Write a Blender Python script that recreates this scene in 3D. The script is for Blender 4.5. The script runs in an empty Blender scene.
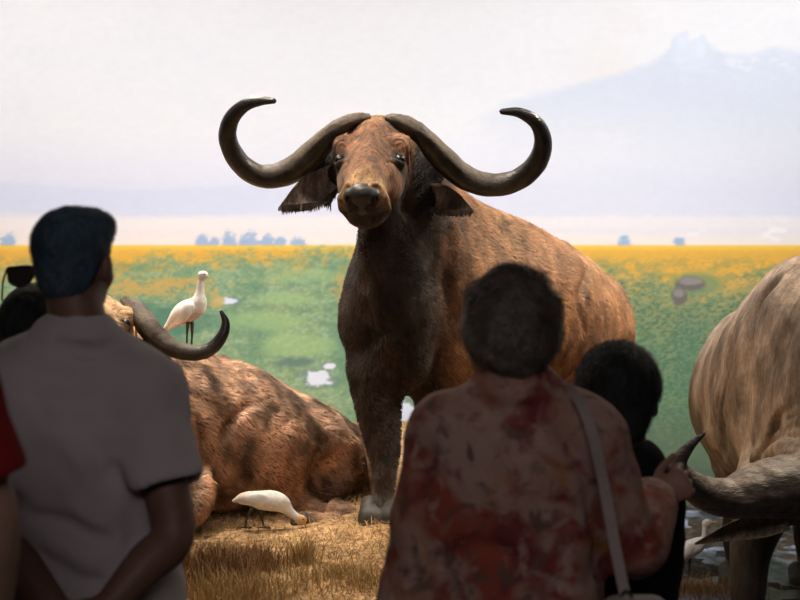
import bpy, math, random
import numpy as np
from mathutils import Vector, Matrix
random.seed(7); RNG = np.random.default_rng(7)
S = bpy.context.scene; C = S.collection
F = 1400.0; EYE = 1.68; HZ = 245.0

# ---------------------------------------------------------------- camera maths
DOFF = 0.0
def W(px, py, d):
    d = d+DOFF
    return np.array([(px-400)/F*d, d, EYE-(py-HZ)/F*d])
def Wl(pts): return np.array([W(*p[:3]) for p in pts])
def nrm(v):
    v = np.asarray(v, float); return v/max(np.linalg.norm(v), 1e-9)

# ---------------------------------------------------------------- noise
_T = RNG.random((64, 64, 64)).astype(np.float32)
def vn3(x, y, z):
    xi, yi, zi = np.floor(x).astype(int), np.floor(y).astype(int), np.floor(z).astype(int)
    fx, fy, fz = x-xi, y-yi, z-zi
    fx = fx*fx*(3-2*fx); fy = fy*fy*(3-2*fy); fz = fz*fz*(3-2*fz)
    g = lambda a, b, c: _T[(xi+a) & 63, (yi+b) & 63, (zi+c) & 63]
    l = lambda a, b, t: a+(b-a)*t
    return l(l(l(g(0,0,0), g(1,0,0), fx), l(g(0,1,0), g(1,1,0), fx), fy),
             l(l(g(0,0,1), g(1,0,1), fx), l(g(0,1,1), g(1,1,1), fx), fy), fz)
def fbm(x, y, z=0.0, o=4):
    x = np.asarray(x, float); y = np.asarray(y, float); z = np.zeros_like(x)+z
    s = 0; a = 1.0; t = 0
    for i in range(o):
        s = s+a*vn3(x*2**i+i*7.3, y*2**i+i*3.1, z*2**i+i*1.7); t += a; a *= .5
    return s/t
def sstep(a, b, x):
    t = np.clip((x-a)/(b-a), 0, 1); return t*t*(3-2*t)
def lin(c):
    c = np.asarray(c, float)/255.0
    return np.where(c <= .04045, c/12.92, ((c+.055)/1.055)**2.4)

# ---------------------------------------------------------------- distance-field modelling
def catmull(P, n):
    P = np.asarray(P, float)
    if n <= 1 or len(P) < 3: return P
    E = np.vstack([2*P[0]-P[1], P, 2*P[-1]-P[-2]]); out = []
    for i in range(1, len(E)-2):
        a, b, c, d = E[i-1:i+3]
        for j in range(n):
            t = j/n
            out.append(.5*(2*b+(c-a)*t+(2*a-5*b+4*c-d)*t*t+(3*b-a-3*c+d)*t**3))
    out.append(E[-2]); return np.array(out)

class Sweep:
    def __init__(s, pts, rw, rh=None, side=None, k=.02, sub=False, n=4):
        m = len(pts); rw = np.zeros(m)+rw; rh = rw if rh is None else np.zeros(m)+rh
        A = catmull(np.hstack([np.asarray(pts, float), rw[:, None], rh[:, None]]), n)
        s.P, s.rw, s.rh = A[:, :3], np.maximum(A[:, 3], .0008), np.maximum(A[:, 4], .0008)
        s.side = None if side is None else nrm(side)
        s.k, s.sub = k, sub
        R = np.maximum(s.rw, s.rh)[:, None]
        s.R = R; s.lo = (s.P-R).min(0); s.hi = (s.P+R).max(0)
    def ev(s, g, T, o):
        for i in range(len(s.P)-1):
            a, b = s.P[i], s.P[i+1]
            lo = np.minimum(a-s.R[i], b-s.R[i+1])-s.k-3*g.h; hi = np.maximum(a+s.R[i], b+s.R[i+1])+s.k+3*g.h
            sl, X, Y, Z = g.block(lo, hi)
            if sl is None: continue
            ab = b-a; L = max(ab@ab, 1e-12)
            h = np.clip(((X-a[0])*ab[0]+(Y-a[1])*ab[1]+(Z-a[2])*ab[2])/L, 0, 1)
            qx, qy, qz = X-a[0]-h*ab[0], Y-a[1]-h*ab[1], Z-a[2]-h*ab[2]
            q2 = qx*qx+qy*qy+qz*qz; r = s.rw[i]+(s.rw[i+1]-s.rw[i])*h
            if s.side is None: d = np.sqrt(q2)-r
            else:
                r2 = s.rh[i]+(s.rh[i+1]-s.rh[i])*h
                sd = qx*s.side[0]+qy*s.side[1]+qz*s.side[2]
                Q = np.sqrt(sd*sd/(r*r)+np.maximum(q2-sd*sd, 0)/(r2*r2))+1e-6
                d = np.sqrt(q2)*(1-1/Q)
                d = np.where(Q < .05, -np.minimum(r, r2), d)
            t = tuple(slice(x.start-y, x.stop-y) for x, y in zip(sl, o))
            T[t] = np.minimum(T[t], d)
class Ell:
    def __init__(s, c, r, ax=None, k=.02, sub=False):
        s.c = np.asarray(c, float); s.r = np.zeros(3)+r; s.ax = np.eye(3) if ax is None else np.asarray(ax, float)
        e = np.sqrt(((s.ax*s.r[:, None])**2).sum(0)); s.lo, s.hi = s.c-e, s.c+e; s.k, s.sub = k, sub
    def ev(s, g, T, o):
        sl, X, Y, Z = g.block(s.lo-s.k-3*g.h, s.hi+s.k+3*g.h)
        if sl is None: return
        X, Y, Z = X-s.c[0], Y-s.c[1], Z-s.c[2]; a = 0; b = 0
        for i in range(3):
            u = X*s.ax[i, 0]+Y*s.ax[i, 1]+Z*s.ax[i, 2]
            a = a+(u/s.r[i])**2; b = b+(u/s.r[i]**2)**2
        k0 = np.sqrt(a); k1 = np.sqrt(b)+1e-6
        T[...] = np.minimum(T, k0*(k0-1)/k1)
class Grid:
    def __init__(g, lo, hi, h):
        g.h = h; g.lo = np.asarray(lo, float); g.n = (np.ceil((np.asarray(hi)-g.lo)/h)+1).astype(int)
        g.D = np.full(g.n, .3, np.float32)
        g.ax = [(g.lo[i]+h*np.arange(g.n[i])).astype(np.float32) for i in range(3)]
    def block(g, lo, hi):
        a = np.maximum(np.floor((lo-g.lo)/g.h).astype(int), 0); b = np.minimum(np.ceil((hi-g.lo)/g.h).astype(int)+1, g.n)
        if (b <= a).any(): return None, 0, 0, 0
        sl = tuple(slice(x, y) for x, y in zip(a, b))
        return sl, g.ax[0][sl[0]][:, None, None], g.ax[1][sl[1]][None, :, None], g.ax[2][sl[2]][None, None, :]
    def apply(g, op):
        sl, *_ = g.block(op.lo-op.k-3*g.h, op.hi+op.k+3*g.h)
        if sl is None: return
        D = g.D[sl]; T = np.full(D.shape, .3, np.float32)
        op.ev(g, T, [x.start for x in sl]); k = op.k
        if op.sub: h = np.maximum(k-np.abs(-T-D), 0)/k; g.D[sl] = np.maximum(D, -T)+h*h*k/4
        else: h = np.maximum(k-np.abs(T-D), 0)/k; g.D[sl] = np.minimum(D, T)-h*h*k/4
    def nets(g):
        D = g.D; ins = D < 0; n = ins.shape
        c = sum(ins[a:n[0]-1+a, b:n[1]-1+b, e:n[2]-1+e].astype(np.int8) for a in (0, 1) for b in (0, 1) for e in (0, 1))
        I = np.argwhere((c > 0) & (c < 8)); idx = np.full(c.shape, -1, np.int32); idx[tuple(I.T)] = np.arange(len(I))
        acc = np.zeros((len(I), 3)); cnt = np.zeros(len(I))
        for ax in range(3):
            o = [a for a in range(3) if a != ax]
            for u in (0, 1):
                for v in (0, 1):
                    p = np.zeros(3, int); p[o[0]] = u; p[o[1]] = v; q = p.copy(); q[ax] = 1
                    a = D[tuple((I+p).T)]; b = D[tuple((I+q).T)]; m = (a < 0) != (b < 0)
                    t = np.where(m, a/np.where(m, a-b, 1), 0)
                    pos = np.tile(p.astype(float), (len(I), 1)); pos[:, ax] = t
                    acc[m] += pos[m]; cnt[m] += 1
        V = g.lo+g.h*(I+acc/cnt[:, None]); Q = []
        for ax in range(3):
            o = [(ax+1) % 3, (ax+2) % 3]
            s0 = [slice(0, n[a]-(a == ax)) for a in range(3)]; s1 = [slice(1 if a == ax else 0, n[a]) for a in range(3)]
            E = np.argwhere(ins[tuple(s0)] != ins[tuple(s1)])
            E = E[(E[:, o[0]] > 0) & (E[:, o[1]] > 0) & (E[:, o[0]] < n[o[0]]-1) & (E[:, o[1]] < n[o[1]]-1)]
            f = ins[tuple(E.T)]; cs = []
            for u, v in ((1, 1), (0, 1), (0, 0), (1, 0)):
                k = E.copy(); k[:, o[0]] -= u; k[:, o[1]] -= v; cs.append(idx[tuple(k.T)])
            q = np.stack(cs, 1); q[~f] = q[~f][:, ::-1]; Q.append(q)
        Q = np.vstack(Q); return V, Q[(Q >= 0).all(1)]
def smooth(V, Q, it=1, w=.5):
    for _ in range(it):
        a = np.concatenate([Q[:, i] for i in range(4)]); b = np.concatenate([Q[:, (i+1) % 4] for i in range(4)])
        n = np.bincount(a, minlength=len(V))+np.bincount(b, minlength=len(V)); n = np.maximum(n, 1)
        M = np.stack([(np.bincount(a, V[b, j], len(V))+np.bincount(b, V[a, j], len(V)))/n for j in range(3)], 1)
        V = V*(1-w)+M*w
    return V
def normals(V, Q):
    n = np.cross(V[Q[:, 2]]-V[Q[:, 0]], V[Q[:, 3]]-V[Q[:, 1]]); N = np.zeros_like(V)
    for i in range(4):
        for j in range(3): N[:, j] += np.bincount(Q[:, i], n[:, j], len(V))
    return N/np.maximum(np.linalg.norm(N, axis=1), 1e-12)[:, None]
def sdf_mesh(ops, h, fine=(), sm=1, clip=None):
    lo = np.min([o.lo for o in ops if not o.sub], 0)-4*h; hi = np.max([o.hi for o in ops if not o.sub], 0)+4*h
    global LASTN
    g = Grid(lo, hi, h)
    for o in ops: g.apply(o)
    V, Q = g.nets(); V = smooth(V, Q, sm); Vs, Qs = [V], []; Ns = [normals(V, Q)]
    inb = lambda V, Q, b: ((V[Q].mean(1) > b[0]) & (V[Q].mean(1) < b[1])).all(1)
    keep = np.ones(len(Q), bool)
    for b in fine: keep &= ~inb(V, Q, (np.array(b[0])+h*1.2, np.array(b[1])-h*1.2))
    Qs.append(Q[keep]); off = len(V)
    for b in fine:
        g2 = Grid(np.array(b[0])-4*b[2]-h, np.array(b[1])+4*b[2]+h, b[2])
        for o in ops: g2.apply(o)
        v, q = g2.nets(); v = smooth(v, q, sm); Qs.append(q[inb(v, q, b)]+off); Vs.append(v); Ns.append(normals(v, q)); off += len(v)
    V = np.vstack(Vs); Q = np.vstack(Qs)
    u, inv = np.unique(Q, return_inverse=True); LASTN = np.vstack(Ns)[u]; return V[u], inv.reshape(Q.shape)
def surf(ops, px, py, d0, d1, h=.004):
    """distance along the sight line where the modelled surface starts"""
    n = int((d1-d0)/h)
    a = W(px, py, d0); b = W(px, py, d1)
    g = Grid(np.minimum(a, b)-.012, np.maximum(a, b)+.012, .006)
    for o in ops: g.apply(o)
    for i in range(n):
        d = d0+h*i; p = W(px, py, d); ix = np.clip(((p-g.lo)/g.h).round().astype(int), 0, g.n-1)
        if g.D[tuple(ix)] < 0: return d
    return d1

def march(ops, a, b, h=.003):
    a, b = np.asarray(a, float), np.asarray(b, float); n = int(np.linalg.norm(b-a)/h)
    g = Grid(np.minimum(a, b)-.012, np.maximum(a, b)+.012, .004)
    for o in ops: g.apply(o)
    for i in range(n):
        p = a+(b-a)*i/n
        if g.D[tuple(np.clip(((p-g.lo)/g.h).round().astype(int), 0, g.n-1))] < 0: return p
    return b
def groove(ops, pts, r=.014, k=.03, d0=4.6, d1=7.2, add=False):
    """a crease (or a raised fold) that follows the surface already modelled"""
    P = []
    for a, b in pts:
        d = surf(ops, a, b, d0, d1, .006)
        if d < d1: P.append(W(a, b, d+(-.002 if not add else .006)))
    m = len(P); rr = r*np.sin(np.linspace(.35, math.pi-.35, m))
    return Sweep(P, rr, k=k, sub=not add)
# ---------------------------------------------------------------- object helpers
def mesh_obj(name, V, Q, mat, parent=None, col=None, smooth_on=True, origin=None):
    V = np.asarray(V, float); me = bpy.data.meshes.new(name)
    o = bpy.data.objects.new(name, me); C.objects.link(o)
    base = np.array(origin, float) if origin is not None else np.zeros(3)
    pw = np.array(parent['_w']) if parent is not None and '_w' in parent else np.zeros(3)
    if parent is not None: o.parent = parent
    V = V-base-pw if parent is None else V-pw
    if parent is None: o.location = base; o['_w'] = [float(x) for x in base]
    else: o['_w'] = [float(x) for x in pw]
    if isinstance(Q, np.ndarray):
        k = Q.shape[1]
        me.vertices.add(len(V)); me.vertices.foreach_set('co', V.astype(np.float32).ravel())
        me.loops.add(Q.size); me.loops.foreach_set('vertex_index', Q.astype(np.int32).ravel())
        me.polygons.add(len(Q)); me.polygons.foreach_set('loop_start', np.arange(0, Q.size, k, dtype=np.int32))
        me.update(calc_edges=True); me.validate()
    else: me.from_pydata([tuple(v) for v in V], [], [tuple(q) for q in Q]); me.update()
    if smooth_on: me.polygons.foreach_set('use_smooth', np.ones(len(me.polygons), bool))
    if col is not None:
        a = me.color_attributes.new('col', 'FLOAT_COLOR', 'POINT')
        a.data.foreach_set('color', np.hstack([np.asarray(col), np.ones((len(V), 1))]).astype(np.float32).ravel())
    if mat: me.materials.append(mat)
    return o
def empty(name, loc, label, cat, group=None):
    o = bpy.data.objects.new(name, None); C.objects.link(o); o.location = loc; o.empty_display_size = .1
    o['_w'] = [float(x) for x in loc]; return tag(o, label, cat, group)
def tag(o, label=None, cat=None, group=None, kind=None):
    for k, v in (('label', label), ('category', cat), ('group', group), ('kind', kind)):
        if v: o[k] = v
    return o
def frames(P):
    T = np.gradient(P, axis=0); T /= np.linalg.norm(T, axis=1)[:, None]
    u = nrm(np.cross(T[0], [0, 1, .13])); U = [u]
    for i in range(1, len(P)):
        u = nrm(U[-1]-T[i]*(U[-1]@T[i])); U.append(u)
    U = np.array(U); return T, U, np.cross(T, U)
def tube(pts, rad, n=8, seg=20, flat=1.0, disp=None, cap=True):
    A = catmull(np.hstack([np.asarray(pts, float), np.asarray(rad, float)[:, None]]), n); P, R = A[:, :3], np.maximum(A[:, 3], .0004)
    T, U, B = frames(P); V = []
    for i in range(len(P)):
        th = np.arange(seg)/seg*2*math.pi; r = R[i]*np.ones(seg)
        if disp is not None: r = r*disp(i/(len(P)-1), th)
        V.append(P[i]+np.cos(th)[:, None]*U[i]*r[:, None]+np.sin(th)[:, None]*B[i]*r[:, None]*flat)
    V = np.vstack(V); Q = []
    for i in range(len(P)-1):
        for j in range(seg): Q.append((i*seg+j, i*seg+(j+1) % seg, (i+1)*seg+(j+1) % seg, (i+1)*seg+j))
    if cap:
        m = len(V); V = np.vstack([V, P[0]-T[0]*R[0]*.3, P[-1]+T[-1]*R[-1]*.8])
        for j in range(seg):
            Q.append((m, (j+1) % seg, j)); k = (len(P)-1)*seg; Q.append((m+1, k+j, k+(j+1) % seg))
    return V, Q
def sheet(up, lo, d_bulge=.02, nu=24, nv=10, th=.004):
    A = catmull(Wl(up), 8); B = catmull(Wl(lo), 8); m = min(len(A), len(B)); A, B = A[:m], B[:m]
    V = []; t = np.linspace(0, 1, nv)
    for off in (0, th):
        for i in range(m):
            for s in t:
                p = A[i]*(1-s)+B[i]*s; p = p+np.array([0, d_bulge*math.sin(math.pi*s)*math.sin(math.pi*min(1, .25+i/(m-1)*.75))+off, 0]); V.append(p)
    Q = []; K = m*nv
    for i in range(m-1):
        for j in range(nv-1):
            a = i*nv+j; Q.append((a, a+1, a+nv+1, a+nv)); Q.append((K+a, K+a+nv, K+a+nv+1, K+a+1))
    for i in range(m-1):
        for j in (0, nv-1): a = i*nv+j; Q.append((a, a+nv, K+a+nv, K+a))
    for j in range(nv-1):
        for i in (0, m-1): a = i*nv+j; Q.append((a, a+1, K+a+1, K+a))
    return np.array(V), Q
def box(lo, hi):
    x0, y0, z0 = lo; x1, y1, z1 = hi
    V = [(x0,y0,z0),(x1,y0,z0),(x1,y1,z0),(x0,y1,z0),(x0,y0,z1),(x1,y0,z1),(x1,y1,z1),(x0,y1,z1)]
    return V, [(0,3,2,1),(4,5,6,7),(0,1,5,4),(1,2,6,5),(2,3,7,6),(3,0,4,7)]

# ---------------------------------------------------------------- materials
def mat(name, color=(.5,.5,.5), rough=.7, use_col=False, spec=.3, noises=(), bump=None, wet=None, sheen=0):
    """noises: (scale, (sx,sy,sz), dark, light) multiply the base colour; bump: (scale, stretch, strength, distance)"""
    m = bpy.data.materials.new(name); m.use_nodes = True; nt = m.node_tree; N = nt.nodes; L = nt.links
    b = N['Principled BSDF']; b.inputs['Roughness'].default_value = rough; b.inputs['Specular IOR Level'].default_value = spec
    if sheen: b.inputs['Sheen Weight'].default_value = sheen; b.inputs['Sheen Roughness'].default_value = .5
    tc = N.new('ShaderNodeTexCoord')
    if use_col: a = N.new('ShaderNodeAttribute'); a.attribute_name = 'col'; cur = a.outputs['Color']
    else: a = N.new('ShaderNodeRGB'); a.outputs[0].default_value = (*color, 1); cur = a.outputs[0]
    def nz(scale, st, det=4):
        mp = N.new('ShaderNodeMapping'); mp.inputs['Scale'].default_value = st; L.new(tc.outputs['Object'], mp.inputs['Vector'])
        t = N.new('ShaderNodeTexNoise'); t.inputs['Scale'].default_value = scale; t.inputs['Detail'].default_value = det
        L.new(mp.outputs[0], t.inputs['Vector']); return t
    for sc, st, dk, lt in noises:
        t = nz(sc, st); r = N.new('ShaderNodeValToRGB'); r.color_ramp.elements[0].position = .33; r.color_ramp.elements[1].position = .68
        dk = (dk,)*3 if isinstance(dk, (int, float)) else dk; lt = (lt,)*3 if isinstance(lt, (int, float)) else lt
        r.color_ramp.elements[0].color = (*dk, 1); r.color_ramp.elements[1].color = (*lt, 1)
        L.new(t.outputs['Fac'], r.inputs[0]); x = N.new('ShaderNodeMix'); x.data_type = 'RGBA'; x.blend_type = 'MULTIPLY'; x.inputs[0].default_value = 1; x.clamp_result = False
        L.new(cur, x.inputs[6]); L.new(r.outputs[0], x.inputs[7]); cur = x.outputs[2]
    L.new(cur, b.inputs['Base Color'])
    if bump:
        bs = bump if isinstance(bump[0], (tuple, list)) else (bump,); prev = None
        for sc, st, sg, ds in bs:
            t = nz(sc, st, 3); u = N.new('ShaderNodeBump'); u.inputs['Strength'].default_value = sg; u.inputs['Distance'].default_value = ds
            L.new(t.outputs['Fac'], u.inputs['Height'])
            if prev: L.new(prev, u.inputs['Normal'])
            prev = u.outputs[0]
        L.new(prev, b.inputs['Normal'])
    return m
M = {}
M['mural'] = mat('painted_mural', use_col=True, rough=.95, spec=.05, noises=[(16, (1,1,1.6), .985, 1.012)])
M['coat'] = mat('rusty_coat', use_col=True, rough=.75, spec=.25, sheen=.15,
    noises=[(9, (1.3,1.3,.6), .55, 1.3), (38, (1.6,1.6,.45), .55, 1.35), (170, (1.6,1.6,.3), .6, 1.3)],
    bump=[(38, (1.6,1.6,.4), .6, .012), (190, (1.6,1.6,.25), .8, .005)])
M['coat_lying'] = mat('lying_coat', use_col=True, rough=.8, spec=.15, sheen=.15,
    noises=[(7, (.7,.7,1.4), .5, 1.35), (34, (.6,.6,1.5), .55, 1.4), (150, (.5,.5,1.5), .7, 1.2)],
    bump=[(34, (.5,.5,1.5), .6, .012), (170, (.4,.4,1.6), .7, .004)])
M['hide'] = mat('grey_hide', use_col=True, rough=.62, spec=.35,
    noises=[(5, (1.2,1.2,.7), .6, 1.25), (26, (1.5,1.5,.6), .72, 1.22), (120, (1,1,.5), .8, 1.15)],
    bump=[(24, (1.5,1.5,.5), .5, .012), (140, (1,1,.5), .5, .003)])
M['horn'] = mat('dark_horn', use_col=True, rough=.42, spec=.5, noises=[(14, (1,1,1), .65, 1.3), (90, (1,1,1), .8, 1.2)], bump=[(34, (1,1,1.5), .45, .006), (140, (1,1,1), .4, .003)])
M['horn_rough'] = mat('weathered_horn', use_col=True, rough=.55, spec=.4, noises=[(10, (.5,1,1.5), .55, 1.35), (60, (.5,1,1.5), .6, 1.3)], bump=[(30, (.5,1,1.8), .7, .010), (120, (.5,1,1.8), .5, .004)])
_nt = M['horn'].node_tree; _r = _nt.nodes.new('ShaderNodeMapRange'); _a = [n for n in _nt.nodes if n.type == 'ATTRIBUTE'][0]
_r.inputs[1].default_value = .03; _r.inputs[2].default_value = .09; _r.inputs[3].default_value = .34; _r.inputs[4].default_value = .75
_nt.links.new(_a.outputs['Fac'], _r.inputs[0]); _nt.links.new(_r.outputs[0], _nt.nodes['Principled BSDF'].inputs['Roughness'])
M['hoof'] = mat('hoof_grey', (.055,.048,.042), .6, noises=[(30, (1,1,1), .7, 1.3)])
M['nose'] = mat('wet_black_nose', (.040,.037,.036), .42, spec=.5, bump=(120, (1,1,1), .4, .002))
M['eye'] = mat('glass_eye', (.010,.006,.004), .28, spec=.4)
M['earhair'] = mat('ear_hair', (.05,.035,.025), .8, noises=[(40, (1,1,1), .5, 1.6)])
M['white'] = mat('white_feathers', use_col=True, rough=.85, spec=.1, noises=[(60, (1,1,1), .88, 1.05)], bump=(90, (1,1,1), .3, .003))
M['beak'] = mat('yellow_beak', (.7,.45,.08), .45)
M['birdleg'] = mat('bird_leg', (.06,.05,.035), .6)
M['soil'] = mat('straw_soil', use_col=True, rough=.95, spec=.05, noises=[(12, (1,1,1), .6, 1.3), (45, (1,1,1), .45, 1.4)], bump=[(14, (1,1,1), .8, .03), (90, (1,1,1), .8, .01)])
M['grass'] = mat('dry_grass', use_col=True, rough=.9, spec=.1)
M['rock'] = mat('pale_stone', (.22,.19,.16), .9, noises=[(20, (1,1,1), .6, 1.3)], bump=(20, (1,1,1), .6, .01))
M['skin'] = mat('skin', use_col=True, rough=.55, spec=.3, noises=[(20, (1,1,1), .92, 1.06)])
M['black_hair'] = mat('black_hair', (.016,.018,.018), .7, spec=.12, noises=[(60, (1,1,.4), .6, 1.5)], bump=(90, (1,1,.3), .6, .006))
M['man_hair'] = mat('blue_black_hair', (.036,.060,.085), .8, spec=.12, noises=[(60, (1,1,.4), .7, 1.4)], bump=(90, (1,1,.3), .6, .005))
M['curly_hair'] = mat('grey_brown_hair', (.085,.068,.058), .75, spec=.2, noises=[(30, (1,1,1), .6, 1.5)], bump=[(60, (1,1,1), .8, .012), (200, (1,1,1), .6, .004)])
M['shirt'] = mat('grey_cotton', (.30,.27,.28), .95, spec=.1, noises=[(5, (1,1,1), .93, 1.06)], bump=(500, (1,1,1), .2, .001))
M['red'] = mat('red_cotton', (.15,.008,.010), .9, spec=.1)
M['black_cloth'] = mat('black_cotton', (.008,.008,.009), .95, spec=.1)
M['denim'] = mat('dark_denim', (.03,.035,.05), .9, noises=[(200, (1,1,1), .8, 1.2)])
M['shoe'] = mat('dark_shoe', (.03,.025,.02), .6)
M['strap'] = mat('beige_leather', (.20,.165,.15), .6, noises=[(80, (1,1,1), .9, 1.1)])
M['plastic'] = mat('black_plastic', (.02,.018,.018), .25, spec=.5)
M['hallwall'] = mat('dark_hall_wall', (.06,.055,.05), .8, noises=[(3, (1,1,1), .9, 1.1)])
M['hallfloor'] = mat('dark_terrazzo', (.09,.08,.07), .4, noises=[(80, (1,1,1), .7, 1.3)])
M['ceil'] = mat('diorama_ceiling', (.5,.49,.47), .9)
M['metal'] = mat('lamp_housing', (.05,.05,.05), .5)
def floral():
    m = bpy.data.materials.new('floral_blouse'); m.use_nodes = True; N = m.node_tree.nodes; L = m.node_tree.links; b = N['Principled BSDF']
    b.inputs['Roughness'].default_value = .85; b.inputs['Specular IOR Level'].default_value = .15
    tc = N.new('ShaderNodeTexCoord')
    def layer(scale, dist, seed, st=(1,1,1)):
        mp = N.new('ShaderNodeMapping'); mp.inputs['Location'].default_value = (seed, seed*.7, seed*.3); mp.inputs['Scale'].default_value = st; L.new(tc.outputs['Object'], mp.inputs[0])
        t = N.new('ShaderNodeTexNoise'); t.inputs['Scale'].default_value = scale; t.inputs['Detail'].default_value = 3; t.inputs['Distortion'].default_value = dist
        L.new(mp.outputs[0], t.inputs[0]); return t.outputs['Fac']
    def ramp(src, a, b_):
        r = N.new('ShaderNodeMapRange'); r.inputs[1].default_value = a; r.inputs[2].default_value = b_; L.new(src, r.inputs[0]); return r.outputs[0]
    def mix(fac, c1, c2):
        x = N.new('ShaderNodeMix'); x.data_type = 'RGBA'; L.new(fac, x.inputs[0])
        for i, c in ((6, c1), (7, c2)):
            if isinstance(c, tuple): x.inputs[i].default_value = (*c, 1)
            else: L.new(c, x.inputs[i])
        return x.outputs[2]
    cur = mix(ramp(layer(6, .3, 1), .38, .66), (.46,.35,.31), (.40,.24,.19))
    cur = mix(ramp(layer(7, .5, 5), .50, .62), cur, (.36,.09,.06))
    cur = mix(ramp(layer(10, .6, 9), .54, .66), cur, (.22,.05,.055))
    cur = mix(ramp(layer(8, .5, 13), .58, .70), cur, (.42,.21,.07))
    cur = mix(ramp(layer(22, .6, 17), .55, .70), cur, (.17,.12,.10))
    cur = mix(ramp(layer(16, .4, 23), .56, .70), cur, (.52,.40,.36))
    x = N.new('ShaderNodeMix'); x.data_type = 'RGBA'; x.blend_type = 'MULTIPLY'; x.inputs[0].default_value = 1; L.new(cur, x.inputs[6]); x.inputs[7].default_value = (.60,.53,.50,1)
    L.new(x.outputs[2], b.inputs['Base Color']); return m
M['floral'] = floral()

# ---------------------------------------------------------------- painted mural (curved back wall)
def paint(PX, PY):
    """colours of the mural painting, sRGB 0-255, in the painting's own layout"""
    n1 = fbm(PX/40, PY/28, 1.3, 4); n2 = fbm(PX/9, PY/5, 5.1, 4); n3 = fbm(PX/90+3, PY/30, 8.8, 3); n4 = fbm(PX/4.2, PY/2.6, 2.2, 2)
    col = np.zeros(PX.shape+(3,)); 
    def put(mask, c):
        m = np.clip(mask, 0, 1)[..., None]; col[...] = col*(1-m)+np.array(c, float)*m
    ys = [-400, 0, 60, 130, 175, 195, 213, 222, 234, 246]
    cs = np.array([(246,240,234),(249,244,240),(247,243,240),(242,239,238),(231,230,238),(222,224,237),(224,224,235),(238,230,229),(240,230,226),(243,231,218)])
    yy = PY+(n3-.5)*16*sstep(246, 200, PY)
    for i in range(3): col[..., i] = np.interp(yy, ys, cs[:, i])
    put(sstep(.5, .75, n1)*.15*sstep(200, 100, PY), (234,232,236))
    put(sstep(.55, .8, fbm(PX/120, PY/60, 4.4, 3))*.5*sstep(500, 700, PX)*sstep(200, 120, PY), (244,228,214))
    # pale blue mountain on the right
    lx = [470, 510, 560, 620, 655, 668, 678, 686, 692, 700, 712, 724, 750, 775, 800, 900, 1300]
    ly = [118, 100, 88, 72, 60, 48, 34, 30, 42, 33, 46, 52, 54, 46, 52, 70, 120]
    e = np.interp(PX+(n2-.5)*12, lx, ly); mm = sstep(-4, 8, PY-e)*sstep(450, 540, PX)
    put(mm*.9*sstep(165, 95, PY), (224,229,240)); put(mm*.5*sstep(240, 150, PY), (228,228,232)); put(mm*sstep(150, 190, PY)*.5*sstep(240, 225, PY), (222,222,232))
    put(mm*sstep(22, 10, np.abs(PX-690))*sstep(75, 40, PY+n2*30-15), (236,238,244))
    put(mm*sstep(.5, .62, n2)*sstep(16, 4, np.abs(PY-60-n1*12))*sstep(700, 730, PX)*.7, (240,240,243))
    put(sstep(25, 8, np.hypot((PX-612), (PY-138)*2.2))*sstep(.4, .6, n2)*.6, (238,236,238))
    put(sstep(20, 5, np.hypot((PX-776)*.8, (PY-232)))*sstep(.42, .55, n2), (246,240,240))
    put(sstep(16, 5, np.hypot((PX-698), (PY-236)*1.3))*sstep(.45, .55, n2)*.8, (243,238,240))
    # hazy distant hills
    put(sstep(3, -2, np.abs(PY-196-8*np.sin(PX/90))-14)*sstep(440, 200, PX)*.55, (214,218,236))
    put(sstep(214, 219, PY+(n2-.5)*5)*sstep(231, 226, PY)*.5, (244,236,232))
    # little blue trees on the horizon
    for tx, tw, th in ((202,8,7),(214,6,5),(229,9,9),(243,6,6),(251,9,8),(268,9,7),(280,7,5),(299,9,5),(8,9,8),(625,7,6),(680,7,5),(-60,12,8),(-30,8,6),(880,9,7)):
        r = np.hypot((PX-tx)/tw, (PY-244)/th/1.5)+(n4-.5)*.7+(n2-.5)*.5; put(sstep(1.15, .55, r)*.9*(PY < 246), (156,180,212))
    # plain
    g = sstep(244.3, 246.2, PY); N = lambda a, b: sstep(a, b, n2)
    n5 = fbm(PX/2.6, PY/1.5, 6.1, 2); n7 = fbm(PX/16, PY/7, 9.1, 3)
    put(g, (242,198,84)); put(g*sstep(248, 255, PY+n4*3), (230,176,80))
    put(g*sstep(250, 266, PY)*N(.42, .6)*.8, (206,168,88)); put(g*sstep(252, 262, PY)*sstep(.48, .7, n5)*.6, (160,152,86))
    put(g*sstep(253, 266, PY)*N(.52, .66)*.6, (164,158,92)); put(g*sstep(250, 256, PY)*sstep(.58, .72, n5)*.4, (246,196,92))
    # green growth, different line on left / middle / right
    tl = np.interp(PX, [-400, 0, 60, 150, 205, 240, 350, 560, 620, 700, 800, 1200], [276, 272, 266, 266, 260, 257, 257, 272, 286, 292, 284, 280])
    gm = sstep(-14, 20, PY-tl+(n1-.5)*34+(n2-.5)*22+(n5-.5)*16)
    put(g*gm*.92, (138,164,128))
    put(g*gm*sstep(.4, .62, n2)*.55, (124,156,122)); put(g*gm*sstep(.50, .75, n7)*.6, (158,182,148)); put(g*gm*sstep(.52, .72, n5)*.35, (106,142,112)); put(g*gm*sstep(.46, .3, n5)*.45, (178,196,160)); put(g*gm*sstep(.54, .7, fbm(PX/5, PY/4, 3.9, 3))*.4, (100,138,118))
    rt = sstep(520, 600, PX)
    put(g*gm*rt*.7, (112,130,98)); put(g*sstep(295, 380, PY)*rt*.7, (98,134,106)); put(g*gm*rt*sstep(.5, .68, n5)*.6, (84,114,86)); put(g*gm*rt*sstep(.46, .3, n5)*.5, (150,160,112)); put(g*gm*rt*sstep(.6, .72, n4)*sstep(360, 300, PY)*.5, (196,164,92))
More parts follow.
